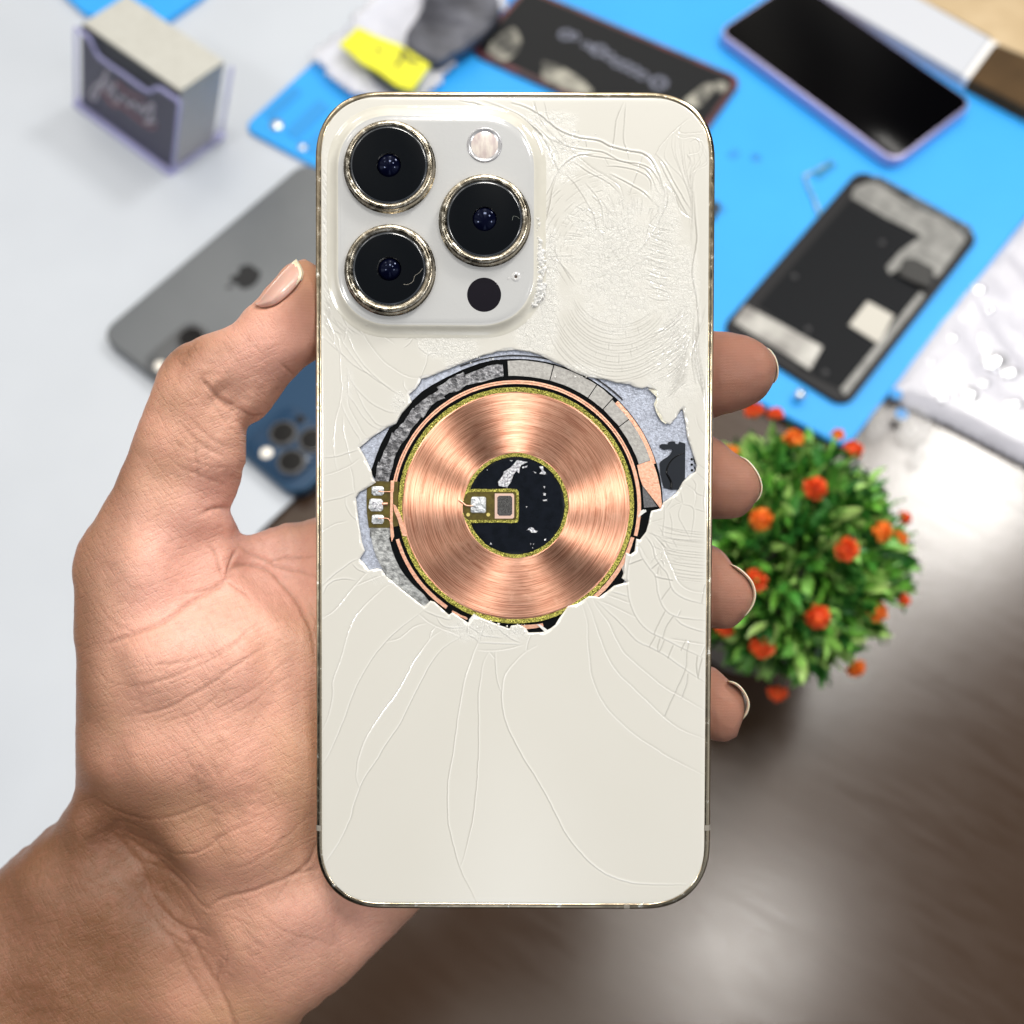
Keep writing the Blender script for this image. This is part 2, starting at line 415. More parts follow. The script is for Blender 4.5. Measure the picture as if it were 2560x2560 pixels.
for k in range(26):                                   # splintered patch above them
    x, y = 1450+RNG.normal(0, 50), 110+RNG.normal(0, 85); a = RNG.normal(.9, .8); L = RNG.uniform(20, 60)
    crk(ZG([(x-L*math.cos(a), y-L*math.sin(a)), (x+RNG.normal(0, 6), y), (x+L*math.cos(a), y+L*math.sin(a))]), .15, .035, mask=.5)
for c in ([(700,1250),(660,1400),(740,1560),(800,1680)], [(700,1250),(840,1330),(810,1680)], [(550,1350),(580,1500),(575,1650)], [(480,1240),(490,1330),(480,1500),(455,1650)],
 [(700,1250),(620,1270),(540,1330)], [(690,1110),(700,1180),(710,1250)], [(720,1000),(860,1120),(845,1310)], [(820,940),(870,1020),(870,1120),(990,1170)],
 [(860,870),(990,990)], [(870,760),(990,850)], [(715,120),(735,300),(760,430),(800,600),(870,740)], [(860,180),(900,330),(985,450)], [(845,1310),(980,1350)],
 [(600,1170),(640,1220),(700,1250)], [(450,1660),(600,1680),(960,1690)], [(300,1480),(400,1460),(480,1440)], [(280,1590),(400,1640),(460,1660)], [(990,1000),(960,1170),(970,1350)],
 [(150,1690),(250,1880),(290,1932)], [(260,1640),(340,1760),(380,1932)], [(330,1590),(430,1700),(520,1800)],[(590,1170),(560,1240),(500,1320)]):
    crk(ZJ(c), .17, .038, mask=.5)
DK = .55; WM = .95
for c in ([(100,50),(150,130),(220,230),(260,310),(270,420),(275,560),(290,620),(270,760),(230,930),(210,1100),(205,1250),(235,1410)],
 [(230,100),(260,130),(300,220),(380,340),(470,460),(570,540),(700,620),(740,640)], [(280,30),(330,130),(400,300),(500,440),(620,560),(740,650),(870,720)],
 [(420,30),(490,160),(570,280),(680,400),(800,480),(900,530),(1010,540)], [(330,450),(370,570),(450,680),(560,780),(700,850),(820,860)],
 [(330,690),(400,780),(480,900),(560,980),(640,1020)], [(330,700),(350,820),(420,950),(480,1060),(530,1090)], [(270,760),(310,870),(370,990),(440,1100),(450,1150)],
 [(290,900),(300,1050),(330,1180),(350,1280),(370,1330)], [(90,1275),(210,1270),(330,1235),(440,1200)], [(100,1450),(230,1410),(350,1360),(440,1290)],
 [(90,1690),(200,1665),(300,1640),(400,1600)], [(100,1960),(200,1900),(320,1870)], [(310,1650),(320,1730),(370,1820),(440,1880)], [(350,1350),(380,1450),(390,1560),(400,1600)],
 [(90,150),(160,210),(260,300),(400,420),(600,540)], [(1010,530),(1060,400),(1080,320),(1180,310)], [(850,560),(860,620),(885,665)], [(980,180),(1000,260),(1080,320)],
 [(850,260),(900,220),(935,170)], [(330,480),(340,640),(330,700)], [(400,620),(480,800),(600,960),(700,990)], [(860,180),(940,160),(980,180)],
 [(110,20),(240,160),(270,300),(350,380)],[(150,0),(200,120),(210,230)],[(560,40),(640,130),(760,220)],[(330,60),(300,200)],[(700,30),(900,150)]):
    crk(ZI(c), .21, .035, mask=.7)
DK = .95; WM = .75
for c, w in (([(0,95),(100,130),(200,190),(260,240),(340,290),(440,320),(560,340),(640,375),(760,405),(840,420),(900,460),(950,540),(980,620),(1000,690),(990,760)], .3),
 ([(0,170),(110,230),(200,320),(260,440),(310,550)], .3), ([(180,210),(280,330),(400,430),(520,530),(640,600),(700,650),(730,740)], .22),
 ([(170,290),(330,370),(450,400),(600,420),(700,470),(820,490),(900,520),(960,600),(985,690)], .22), ([(430,430),(560,450),(680,470),(850,520),(910,580),(960,690)], .2),
 ([(620,510),(720,515),(830,545),(900,600),(910,680)], .2), ([(640,560),(760,620),(860,680),(920,740)], .24), ([(400,480),(500,550),(620,610),(700,680)], .2),
 ([(350,560),(420,640),(480,740),(540,850),(550,950)], .18), ([(480,620),(560,720),(590,800),(600,900)], .18), ([(300,540),(360,480),(430,440),(530,430)], .24),
 ([(150,90),(170,170),(220,260),(290,330),(380,390)], .16), ([(210,90),(240,200),(300,280),(350,350)], .16), ([(730,95),(680,220),(670,330),(640,430)], .2),
 ([(745,100),(735,220),(730,340),(750,400),(765,470)], .18), ([(1150,205),(1050,290),(970,380),(930,450)], .16), ([(1100,240),(1090,290),(1160,300),(1260,290)], .16),
 ([(940,430),(1000,500),(1050,600),(1110,700),(1170,800)], .2), ([(960,470),(1020,600),(1090,720),(1160,850)], .2), ([(850,440),(800,600),(760,700)], .16),
 ([(1190,680),(1200,850),(1210,1000),(1180,1200),(1210,1400),(1220,1600),(1180,1750),(1200,1932)], .28),
 ([(310,550),(270,650),(240,800),(215,900),(220,1000),(210,1100),(160,1250),(120,1400),(80,1600)], .28),
 ([(250,1100),(410,1095)], .16), ([(285,1035),(295,1100),(400,1280)], .18), ([(250,1105),(330,1160),(420,1270)], .18), ([(250,1110),(360,1290)], .16),
 ([(480,330),(490,390)], .14), ([(600,460),(630,510)], .14),
 ([(1000,620),(1060,700),(1100,800),(1180,860)], .24), ([(1000,640),(1010,740),(960,860),(900,960),(800,1100)], .22), ([(930,740),(960,800),(900,900),(870,1000)], .2)):
    crk(ZB(c), w, .045*w/.2, mask=.75)
for k in range(13):                                   # fan of cracks opening up to the top right corner
    f = (k+RNG.uniform(-.4, .4))/12; x = 1035+f*215+RNG.normal(0, 9); y = 330+RNG.uniform(-50, 70)+f*20
    crk(ZB([(x, y), (x-8+f*40+RNG.normal(0, 7), y+110), (1110+f*80+RNG.normal(0, 6), 560+RNG.uniform(-20, 30)), (1160+f*24, 700+RNG.uniform(-30, 60)), (1175+RNG.normal(0, 8), 830+f*200)]), .15, .03, mask=.5, dk=.5)
for c in ([(1160,350),(1200,335),(1225,365),(1215,420),(1150,440),(1170,480)], [(1050,290),(1110,330),(1180,320),(1250,350)], [(1140,430),(1165,470),(1150,520)]):
    crk(ZB(c), .15, .03, mask=.5, dk=.6)
DK = .75; WM = 1.3
for k in range(17):                                   # concentric shell cracks under the impact
    f = k/16; rx, ry = 430+f*330, 400+f*560; c0x, c0y = 950-f*20, 30
    a0, a1 = 205+f*6+RNG.normal(0, 3), 325-f*18+RNG.normal(0, 7)
    seg = np.linspace(a0, a1, 14); cut = RNG.integers(4, 11)
    for part in (seg[:cut], seg[cut-1:]):
        jr = RNG.normal(0, .006)
        crk(ZK([(c0x+rx*(1+jr)*math.cos(math.radians(a)), c0y-ry*(1+jr)*math.sin(math.radians(a))) for a in part]), .15, .05, mask=.38, mode='step')
for k in range(22):                                   # short radial ones across the shells
    a = math.radians(RNG.uniform(215, 320)); f = RNG.uniform(0, .9); 
    r0, r1 = f, f+RNG.uniform(.04, .14)
    crk(ZK([(940+(430+r*330)*math.cos(a), 30-(400+r*560)*math.sin(a)) for r in (r0, r1)]), .13, .04, mask=.4)
for k in range(44):                                   # feathered strokes of the lower right
    f = RNG.random(); x = 1640-f*120+RNG.normal(0, 20); y = 180+RNG.random()*620; L = RNG.uniform(.4, 1)
    crk(ZK([(x, y), (x-90*L, y+130*L), (x-230*L, y+250*L), (x-380*L, y+320*L)]), .14, .05, mask=.35)
for k in range(30):
    f = k/30
    crk(ZK([(1640-20*f+RNG.normal(0, 8), 500+500*f), (1560-30*f, 760+300*f), (1440+RNG.normal(0, 25), 900+260*f)]), .13, .045, mask=.3)
for k in range(12):                                   # long strands along the right edge
    crk(ZK([(1690+k*9, 180+RNG.uniform(0, 400)), (1668+k*5, 600), (1700+k*7, 900+10*k), (1800-k*2, 1100+k*16)]), .17, .035, mask=.4)
for k in range(10):                                   # stepped arcs upper left of the impact
    R0 = 250+k*33
    for j in range(7):
        a = math.radians(98+j*13+RNG.normal(0, 3)); b = a+math.radians(RNG.uniform(7, 15)); r = R0+RNG.normal(0, 8)
        crk(ZB([(640+r*math.cos(t_), 1120-r*1.08*math.sin(t_)) for t_ in np.linspace(a, b, 4)]), .13, .04, mask=.35, mode='step')
for k in range(120):                                  # crushed core
    x, y = 670+RNG.normal(0, 130), 1050+RNG.normal(0, 150); a = math.atan2(y-1250, x-680)+RNG.normal(0, .5); L = RNG.uniform(18, 60)
    crk(ZB([(x, y), (x+L*.5*math.cos(a)+RNG.normal(0, 5), y+L*.5*math.sin(a)), (x+L*math.cos(a), y+L*math.sin(a))]), .13, .035, mask=.25)
for k in range(26):                                   # short ribs right of it
    y = 900+k*19; x0 = 880+RNG.normal(0, 12)+(k % 3)*8
    crk(ZB([(x0, y-20), (x0+60, y+RNG.normal(0, 6)), (x0+150, y+26+RNG.normal(0, 8))]), .13, .045, mask=.35)
for k in range(34):                                   # ribs at the top of the core
    a = math.radians(30+k*3.8+RNG.normal(0, 2)); r0 = 290+RNG.normal(0, 25); r1 = r0+RNG.uniform(40, 110)
    crk(ZB([(690+r*math.cos(a+(r-r0)*.0012), 1130-r*1.15*math.sin(a+(r-r0)*.0012)) for r in (r0, (r0+r1)/2, r1)]), .13, .045, mask=.3)
for k in range(46):                                   # hairline herringbone beside the camera plateau
    y = 620+k*27; x = 80+min(28, k)*.4
    crk(ZA([(x, y), (x+28+RNG.normal(0, 5), y+48), (x+62, y+110+RNG.normal(0, 9))]), .15, .035, mask=.5)
for k in range(22):
    x = 90+k*26; crk(ZA([(x, 1770+RNG.normal(0, 25)+k*3), (x+40, 1850+RNG.normal(0, 10)), (x+120+RNG.normal(0, 20), 1925)]), .15, .03, mask=.45)
for c in ([(1150,95),(1300,130),(1420,200),(1560,240)], [(1230,95),(1400,160),(1600,260),(1740,330),(1850,480)], [(1340,100),(1500,160),(1700,260),(1870,420),(1932,560)],
          [(1720,110),(1740,180),(1830,300)], [(1600,200),(1760,330),(1880,480)], [(1860,1020),(1800,900),(1860,760),(1932,620)]):
    crk(ZA(c), .22, .04, mask=.6)
m_crush = HMap(-GX-1, -GY-1, GX+1, GY+1, .5)
yy, xx = np.mgrid[0:m_crush.ny, 0:m_crush.nx]; XX = m_crush.x0+xx*.5; YY = m_crush.y0+yy*.5
def blob(p, rx, ry, a=1.0, hard=.75):
    c = ph(p); rx *= S; ry *= S
    return a*np.clip(1.3-.6*((XX-c[0])/rx)**2-.6*((YY-c[1])/ry)**2+.55*(vnoise(XX+200, YY+200, 1.6, 77)-.5)+.5*(vnoise(XX+200, YY+200, 4.5, 78)-.5), 0, 1)**(1/hard)
cr = np.zeros_like(XX)
for p, rx, ry, a in (((1540,650),118,150,.85), ((1650,640),50,130,.8), ((1700,760),40,140,.8), ((1690,900),70,120,.45), ((1600,860),130,75,.25), ((1372,720),26,130,1.0),
                     ((1330,835),40,50,.9), ((1400,380),45,60,.7), ((1380,300),60,22,.7), ((1120,868),70,24,.9), ((1180,905),60,22,.8), ((1000,1010),18,30,.8), ((818,560),14,150,.5),
                     ((1180,1575),60,26,.7), ((1290,1570),40,26,.8), ((1650,540),30,100,.5), ((1560,1000),40,30,.5),((1450,930),60,16,.6),((870,960),14,40,.35),((950,1440),30,20,.4)):
    cr = np.maximum(cr, blob(p, rx, ry, a))
m_crush.h = cr
# grid mesh of the glass
nx, ny = int(2*GX/RES)+1, int(2*GY/RES)+1
gx = np.linspace(-GX, GX, nx); gy = np.linspace(-GY, GY, ny)
XG, YG = np.meshgrid(gx, gy)
cxm, cym = (XG[:-1, :-1]+XG[1:, 1:])/2, (YG[:-1, :-1]+YG[1:, 1:])/2
OUT = rrect(2*GX, 2*GY, 12.45, 20, 2.35)
keep = in_poly(cxm, cym, OUT) & ~in_poly(cxm, cym, HOLE_MM)
idx = np.arange(nx*ny).reshape(ny, nx)
Fq = np.stack([idx[:-1, :-1], idx[:-1, 1:], idx[1:, 1:], idx[1:, :-1]], -1)[keep]
used = np.zeros(nx*ny, bool); used[Fq.ravel()] = True
remap = -np.ones(nx*ny, int); remap[used] = np.arange(used.sum()); Fq = remap[Fq]
X = XG.ravel()[used].copy(); Y = YG.ravel()[used].copy()
E_ = np.concatenate([Fq[:, [0, 1]], Fq[:, [1, 2]], Fq[:, [2, 3]], Fq[:, [3, 0]]])
key = np.sort(E_, 1); key = key[:, 0]*10**7+key[:, 1]
uq, inv, cnt = np.unique(key, return_inverse=True, return_counts=True)
BE = E_[cnt[inv] == 1]
from mathutils.kdtree import KDTree
dens = []
for P_ in (OUT, HOLE_MM):
    P_ = np.array(list(P_)+[P_[0]])
    for a, b in zip(P_[:-1], P_[1:]):
        n_ = max(1, int(np.linalg.norm(b-a)/.03)); dens.append(a+(b-a)*np.linspace(0, 1, n_, endpoint=False)[:, None])
dens = np.vstack(dens); kd = KDTree(len(dens))
for i, p_ in enumerate(dens): kd.insert((p_[0], p_[1], 0), i)
kd.balance()
for i in np.unique(BE):
    co, _, dist = kd.find((X[i], Y[i], 0))
    if dist < RES*1.3: X[i], Y[i] = co[0], co[1]
hz = H.sample(X, Y); mk = H.sample(X, Y, H.m); ck = m_crush.sample(X, Y)
gk = H.sample(X, Y, H.k); cmask = np.clip(mk, 0, 1); 
big = vnoise(X+200, Y+300, 9, 3)-.5
hz = np.clip(hz, -.12, .12)+.02*big*np.clip((Y+40)/60, .25, 1)+ck*.06*(vnoise(X+99, Y+99, .7, 5)-.5)
edge = np.minimum(GX-np.abs(X), GY-np.abs(Y)); hz -= .10*np.exp(-np.clip(edge, 0, 9)/.25)
nv = len(X); Vg = np.c_[X, Y, hz]
HD = dens[len(dens)-sum(1 for _ in range(0)):]; kh = KDTree(len(dens)); hd_pts = []
Pq = np.array(HOLE_MM+[HOLE_MM[0]])
for a, b in zip(Pq[:-1], Pq[1:]):
    n_ = max(1, int(np.linalg.norm(b-a)/.06)); hd_pts.append(a+(b-a)*np.linspace(0, 1, n_, endpoint=False)[:, None])
hd_pts = np.vstack(hd_pts); kh = KDTree(len(hd_pts))
for i, p_ in enumerate(hd_pts): kh.insert((p_[0], p_[1], 0), i)
kh.balance()
lo_, hi_ = hd_pts.min(0)-.8, hd_pts.max(0)+.8
near = np.where((X > lo_[0]) & (X < hi_[0]) & (Y > lo_[1]) & (Y < hi_[1]))[0]
chipw = .16+.55*np.clip(vnoise(X[near]+300, Y[near]+300, 1.1, 55)*1.6-.55, 0, 1)
dh = np.array([kh.find((X[i], Y[i], 0))[2] for i in near])
f_ = np.clip(1-dh/chipw, 0, 1); Vg[near, 2] -= f_*.22+f_*(vnoise(X[near]+50, Y[near]+50, .35, 56)-.5)*.16
cmask[near] = np.maximum(cmask[near], np.clip(f_*3, 0, .85)*np.clip(vnoise(X[near]+90, Y[near]+90, 1.7, 57)*2-.55, .1, 1))
bi = np.unique(BE); bmap = -np.ones(nv, int); bmap[bi] = nv+np.arange(len(bi))
Vb = Vg[bi].copy(); Vb[:, 2] = -.62
Fs = np.c_[BE[:, 1], BE[:, 0], bmap[BE[:, 0]], bmap[BE[:, 1]]]
t = NT('cream_glass')
v = t.coord((1, 1, 1)); crk_ = t.attr('crack'); crs = t.attr('crush')
vd = t.vor(v, 1.35/U); vd2 = t.vor(v, 3.4/U); nz = t.noise(v, 2.4/U, 6, .7)
shard = t.vor(v, 1.35/U, 'F1', 'Color'); drk = t.attr('gap')
base = t.mix(t.noise(v, .03/U, 2), (.575, .56, .51, 1), (.605, .592, .55, 1))
base = t.mix(t.math('MULTIPLY', crk_, .75), base, (.93, .92, .89, 1))
base = t.mix(t.math('MULTIPLY', drk, .88), base, (.17, .155, .125, 1))  # dark crack gaps, with their side shadow put into the colour too
cf = t.math('MULTIPLY', crs, t.ramp(nz, [(.38, .25), (.62, 1.)]))
base = t.mix(t.math('MULTIPLY', cf, .6), base, (.72, .72, .70, 1))
base = t.mix(t.math('MULTIPLY', t.math('MULTIPLY', crs, t.ramp(vd, [(0, 1.), (.07, 0.)])), .45), base, (.34, .33, .30, 1))
h1 = t.ramp(vd, [(0, 0.), (.10, 1.)]); h2 = t.ramp(vd2, [(0, 0.), (.14, 1.)])
hh = t.math('ADD', t.math('MULTIPLY', h1, .6), t.math('MULTIPLY', h2, .5))
b1 = t.bump(hh, .05, crs); b2 = t.bump(nz, .10, t.math('MULTIPLY', crs, .8), b1)
t.set(Base_Color=base, Roughness=t.mix(crs, (.24, .24, .24, 1), (.16, .16, .16, 1)), Normal=b2, IOR=1.5, Coat_Weight=1.0, Coat_Roughness=.07, Coat_IOR=1.6)
m_glass = t.m
glass = mesh_obj('rear_glass', np.vstack([Vg, Vb]), np.vstack([Fq, Fs]), m_glass, phone, True,
                 {'crack': np.r_[cmask, cmask[bi]*0+.7], 'crush': np.r_[ck, ck[bi]], 'gap': np.r_[np.clip(gk, 0, 1), gk[bi]*0]})

# --- exposed interior, layer by layer (z in mm below the glass)
def P_(pts, z=0): return phs(pts, z)
m_silver = Mn('silver_foil', (.27, .29, .35, 1), (.46, .50, .60, 1), 2.0, .38, .35, bump=.12, bscale=3.0)
prism('shield_plate', P_(HOLE, -.75) if False else [(x*1.0, y*1.0) for x, y in HOLE_MM], -1.2, -.72, m_silver, phone)
m_blk = M('black_film', (.002, .0025, .003), .2, 0, Specular_IOR_Level=.22); m_blk2 = Mn('black_resin', (.0035, .005, .008, 1), (.006, .008, .013, 1), .5, .12, bump=.015, bscale=.6, Specular_IOR_Level=.25)
C = ph((1290, 1264), -.5); mm = lambda r: r*S
# the wide black ring with its ragged left side
left_out = ZI([(600,1505),(545,1410),(600,1250),(640,1150),(720,1000),(785,965),(830,870),(900,800),(935,745),(1020,665),(1120,600),(1240,535),(1400,460),(1560,400),(1700,368)])
ring_out = [(1290+367*math.cos(math.radians(a)), 1264-367*math.sin(math.radians(a))) for a in np.arange(92, -18, -3)]
ring_in = [(1290+290*math.cos(math.radians(a)), 1264-290*math.sin(math.radians(a))) for a in np.arange(-18, 172, 4)]
prism('black_ring', P_(left_out+ring_out+ring_in, -.6), -.72, -.56, m_blk, phone)
annulus('black_ring', C, mm(286), mm(330), -.71, -.55, 165, 345, m_blk, phone, .03)
m_dash = M('ink_line', (.01, .01, .012), .4)
annulus('film_edge', C, mm(372), mm(375.5), -.71, -.5, 45, 112, m_dash, phone, .03, jseed=4)
# ferrite tiles
m_fer = Mn('ferrite_light', (.30, .29, .275, 1), (.42, .41, .39, 1), 1.6, .5, .15, bump=.10, bscale=3.5, detail=8)
m_fer2 = Mn('ferrite_torn', (.085, .085, .092, 1), (.34, .34, .36, 1), 1.1, .32, .5, bump=.8, bscale=1.1, detail=8, lo=.4, hi=.62)
fer = bpy.data.objects.new('ferrite_ring', None); COL.objects.link(fer); fer.parent = phone
for i, (a0, a1) in enumerate(((93.5, 75.3), (74.9, 56.6), (56.2, 48.3), (47.9, 37.8), (37.4, 18.8))):
    annulus('ferrite_tile', C, mm(323), mm(361 if i < 3 else 356), -.6, -.44, a1, a0, m_fer, fer, .045, jseed=i)
for i, (a0, a1, r0, r1) in enumerate(((96, 112, 322, 352), (112, 124, 322, 356), (124, 137, 322, 350), (137, 150, 322, 352), (150, 163, 324, 356), (163, 184, 322, 360))):
    annulus('torn_ferrite', C, mm(r0), mm(r1), -.6, -.40, a0-.4, a1, m_fer2, fer, .16, jseed=20+i)
torn_low = ZF([(510,-60),(512,20),(530,100),(555,180),(590,250),(650,350),(740,425),(800,475),(880,540),(962,612),(1015,568),(960,500),(880,430),(800,340),(760,280),(720,200),(690,120),(665,20),(655,-60)])
m_fer3 = Mn('ferrite_worn', (.16, .165, .165, 1), (.44, .45, .45, 1), .9, .42, .3, bump=.35, bscale=1.6, detail=8, lo=.38, hi=.62)
prism('torn_ferrite', P_(ZC((262,1855),(460,1850),(470,1932))+torn_low[::-1]+ZC((262,1932),), -.5), -.6, -.42, m_fer3, fer)
prism('torn_ferrite', P_(ZE((1400,1218),(1530,1402),(1415,1412)), -.45), -.6, -.43, Mn('ferrite_dark', (.06,.06,.065,1), (.13,.13,.14,1), 3, .5), fer)
prism('torn_ferrite', P_(ZG((1110,165),(1170,160),(1180,215),(1140,290),(1100,330),(1080,250)), -.5), -.62, -.42, m_fer, fer)
# copper foil
def copper(name, c0, c1, rough=.3, b=.08, sc_=2.0):
    return Mn(name, c0, c1, sc_, rough, 1.0, bump=b, bscale=sc_*1.3)
m_cfoil = copper('copper_foil', (.80, .40, .27, 1), (.95, .58, .42, 1), .42)
prism('copper_foil', P_(ZE([(1355,1045),(1480,1002),(1500,1040),(1530,1130),(1556,1250),(1572,1415),(1555,1417),(1400,1217),(1378,1150)]), -.45), -.6, -.415, m_cfoil, phone)
annulus('copper_foil', C, mm(354), mm(364), -.62, -.41, 17, 46, m_cfoil, phone, .02)
# thin shield winding between coil and ferrite
annulus('shield_winding', C, mm(303), mm(312), -.6, -.40, -14, 172, m_cfoil, phone, .012)
annulus('shield_winding', C, mm(303), mm(312), -.6, -.40, 196, 236, m_cfoil, phone, .02, jseed=3)
annulus('shield_winding', C, mm(306), mm(311), -.6, -.40, 239, 247, m_cfoil, phone, .05, jseed=5)
annulus('shield_winding', C, mm(300), mm(309), -.6, -.40, 268, 283, m_cfoil, phone, .06, jseed=6)
annulus('shield_winding', C, mm(297), mm(307), -.6, -.40, 304, 345, m_cfoil, phone, .04, jseed=7)
annulus('winding_groove', C, mm(307.0), mm(308.4), -.5, -.395, 20, 170, M('groove', (.25, .09, .05), .4, 1), phone)
# the coil itself: anisotropic copper wound in fine rings
t = NT('wound_copper')
tc = t.s if False else None
v = t.coord((1, 1, 1)); 
wv = t.t.nodes.new('ShaderNodeTexWave'); wv.wave_type = 'RINGS'; wv.rings_direction = 'Z'; wv.inputs['Scale'].default_value = .95/U*.31
wv.inputs['Distortion'].default_value = .4; wv.inputs['Detail'].default_value = 2; wv.inputs['Detail Scale'].default_value = 2
t.l(v, wv.inputs['Vector'])
# polar coordinates give streaks that follow the winding
sp = t.t.nodes.new('ShaderNodeSeparateXYZ'); t.l(v, sp.inputs[0])
rad = t.math('SQRT', t.math('ADD', t.math('MULTIPLY', sp.outputs[0], sp.outputs[0]), t.math('MULTIPLY', sp.outputs[1], sp.outputs[1])))
ang = t.math('ARCTAN2', sp.outputs[1], sp.outputs[0])
cb = t.t.nodes.new('ShaderNodeCombineXYZ'); t.l(t.math('MULTIPLY', rad, 1/U), cb.inputs[0]); t.l(t.math('MULTIPLY', t.math('COSINE', ang), .9), cb.inputs[1]); t.l(t.math('MULTIPLY', t.math('SINE', ang), .29), cb.inputs[2])
ns = t.t.nodes.new('ShaderNodeTexNoise'); ns.inputs['Scale'].default_value = 8.5; ns.inputs['Detail'].default_value = 4; ns.inputs['Roughness'].default_value = .7
mp2 = t.t.nodes.new('ShaderNodeMapping'); mp2.inputs['Scale'].default_value = (1, .32, 1); t.l(cb.outputs[0], mp2.inputs[0]); t.l(mp2.outputs[0], ns.inputs['Vector'])
blot = t.noise(v, .32/U, 6, .7, .6)
scr = t.noise(t.coord((1, .16, 1), rot=(0, 0, .9)), 1.5/U, 5, .7)
bs = t.mix(t.ramp(ns.outputs['Fac'], [(.36, 0.), (.60, 1.)]), (.50, .17, .095, 1), (.99, .56, .39, 1))
bs = t.mix(t.ramp(blot, [(.56, 0.), (.64, .3)]), bs, (.97, .60, .43, 1))
tg = t.t.nodes.new('ShaderNodeTangent'); tg.direction_type = 'RADIAL'; tg.axis = 'Z'
t.set(Base_Color=bs, Metallic=1.0, Roughness=t.ramp(blot, [(.4, .37), (.62, .42)]), Anisotropic=1.0, Anisotropic_Rotation=0.0, Tangent=tg.outputs[0],
      Normal=t.bump(ns.outputs['Fac'], .012, .4, t.bump(blot, .2, .12)))
m_coil = t.m
coil = bpy.data.objects.new('charging_coil', None); COL.objects.link(coil); coil.parent = phone; coil.location = (C[0]*U, C[1]*U, 0)
O0 = (0, 0)
rg = [(mm(130), -.6), (mm(130), -.34), (mm(133), -.30), (mm(280), -.30), (mm(284), -.34), (mm(284), -.6)]
V, F = lathe(rg[::-1], 180)
mesh_obj('copper_winding', V, F, m_coil, coil, False)
t = NT('gold_glitter'); v = t.coord((1, 1, 1)); vc = t.vor(v, 5.5/U, 'F1', 'Color'); vb = t.vor(v, 5.5/U, 'F1', 'Distance')
t.set(Base_Color=t.mix(t.ramp(vc, [(.2, 0.), (.8, 1.)]), (.16, .16, .02, 1), (.98, .92, .22, 1)), Metallic=.7, Roughness=.28, Normal=t.bump(vb, .28))
m_glit = t.m
def glitter(name, r0, r1, parent, a0=0, a1=360, js=1):
    return annulus(name, O0, r0, r1, -.6, -.27, a0, a1, m_glit, parent, .035, n=200, jseed=js)
glitter('outer_adhesive_ring', mm(283.5), mm(294.5), coil, js=2); glitter('inner_adhesive_ring', mm(121.5), mm(130.5), coil, js=3)
V, F = lathe([(.01, -.40), (mm(112), -.40), (mm(119), -.42), (mm(122.5), -.5)][::-1], 120)
mesh_obj('coil_core', V, F, m_blk2, coil, True)
# centre board
LC = lambda pts, z=-.3: [(x-C[0], y-C[1]) for x, y in phs(pts, z)]
m_pcb = Mn('olive_board', (.055, .040, .006, 1), (.10, .078, .012, 1), .9, .3, bump=.03)
m_sold = Mn('solder', (.40, .42, .44, 1), (.72, .73, .75, 1), 1.6, .3, .7, bump=.4, bscale=1.2)
m_felt = Mn('black_felt', (.012, .012, .012, 1), (.12, .12, .12, 1), 4.5, .8, bump=.3, bscale=6)
m_gold = M('gold_dot', (.9, .75, .25), .3, .6)
m_pink = M('pale_copper', (.93, .66, .55), .38, .75)
prism('tab_rim', LC(ZD([(272,880),(290,780),(330,705),(420,685),(620,690),(830,682),(925,690),(950,720),(955,900),(950,1070),(925,1098),(640,1092),(360,1100),(310,1085),(275,980)])), -.45, -.275, m_glit, coil)
prism('centre_board', LC(ZD([(272,900),(295,800),(310,755),(345,728),(420,722),(900,722),(922,745),(922,1045),(900,1062),(340,1062),(300,1030),(275,960)])), -.45, -.262, m_pcb, coil)
prism('solder_pad', LC(rr_ := ZD([(375,800),(395,782),(540,782),(556,800),(556,960),(540,977),(385,977),(368,960)])), -.3, -.12, m_sold, coil, bevel=.1, smooth=True)
prism('contact_pad', LC(ZD([(662,742),(880,742),(895,760),(895,1030),(880,1045),(662,1045)])), -.3, -.235, m_pink, coil)
prism('felt_pad', LC(ZD([(692,790),(715,770),(850,770),(872,790),(872,985),(850,1010),(715,1010),(692,985)])), -.3, -.19, m_felt, coil)
for p in ((340, 998), (583, 998)):
    c = LC(ZD(p))[0]; V, F = lathe([(.36, -.3), (.36, -.235), (.001, -.23)], 24, c[0], c[1]); mesh_obj('test_point', V, F, m_gold, coil)
wp = catmull(LC(ZD((225,820),(270,850),(310,885),(350,892),(400,890))), .1)
V, F = tube(np.c_[wp, np.full(len(wp), -.2)], .18, 8); mesh_obj('lead_wire', V, F, m_cfoil, coil, True)
# scraps of foil stuck to the core
m_scrap = Mn('foil_scrap', (.28, .28, .32, 1), (.85, .86, .9, 1), 2.6, .3, .8, bump=.5, bscale=2.4)
scraps = [[(710,650),(700,600),(730,565),(760,520),(770,480),(810,455),(850,430),(900,375),(930,340),(1060,362),(980,400),(965,430),(955,500),(920,470),(885,520),(860,600),(830,640),(810,670)],
 [(1195,415),(1245,410),(1250,460),(1280,490),(1270,515),(1200,505),(1230,470)], [(1040,1190),(1080,1155),(1100,1150),(1125,1155),(1145,1185),(1185,1195),(1160,1215),(1105,1215),(1080,1180)],
 [(1240,820),(1290,815),(1295,835),(1250,835)], [(1245,735),(1280,740),(1275,770),(1250,765)], [(1248,655),(1272,655),(1260,685)], [(600,1360),(612,1330),(630,1362)],
 [(1255,1300),(1285,1280),(1280,1305),(1262,1315)], [(1085,1340),(1102,1345),(1095,1367)], [(840,340),(880,342),(865,360)], [(560,455),(578,450),(572,468)], [(1035,895),(1055,900),(1045,920)],
 [(1120,470),(1165,492),(1150,500)], [(1112,1394),(1124,1394),(1120,1406)], [(990,425),(1060,405),(1045,430),(1000,440)], [(1122,1350),(1134,1345),(1130,1365)]]
parts_ = []
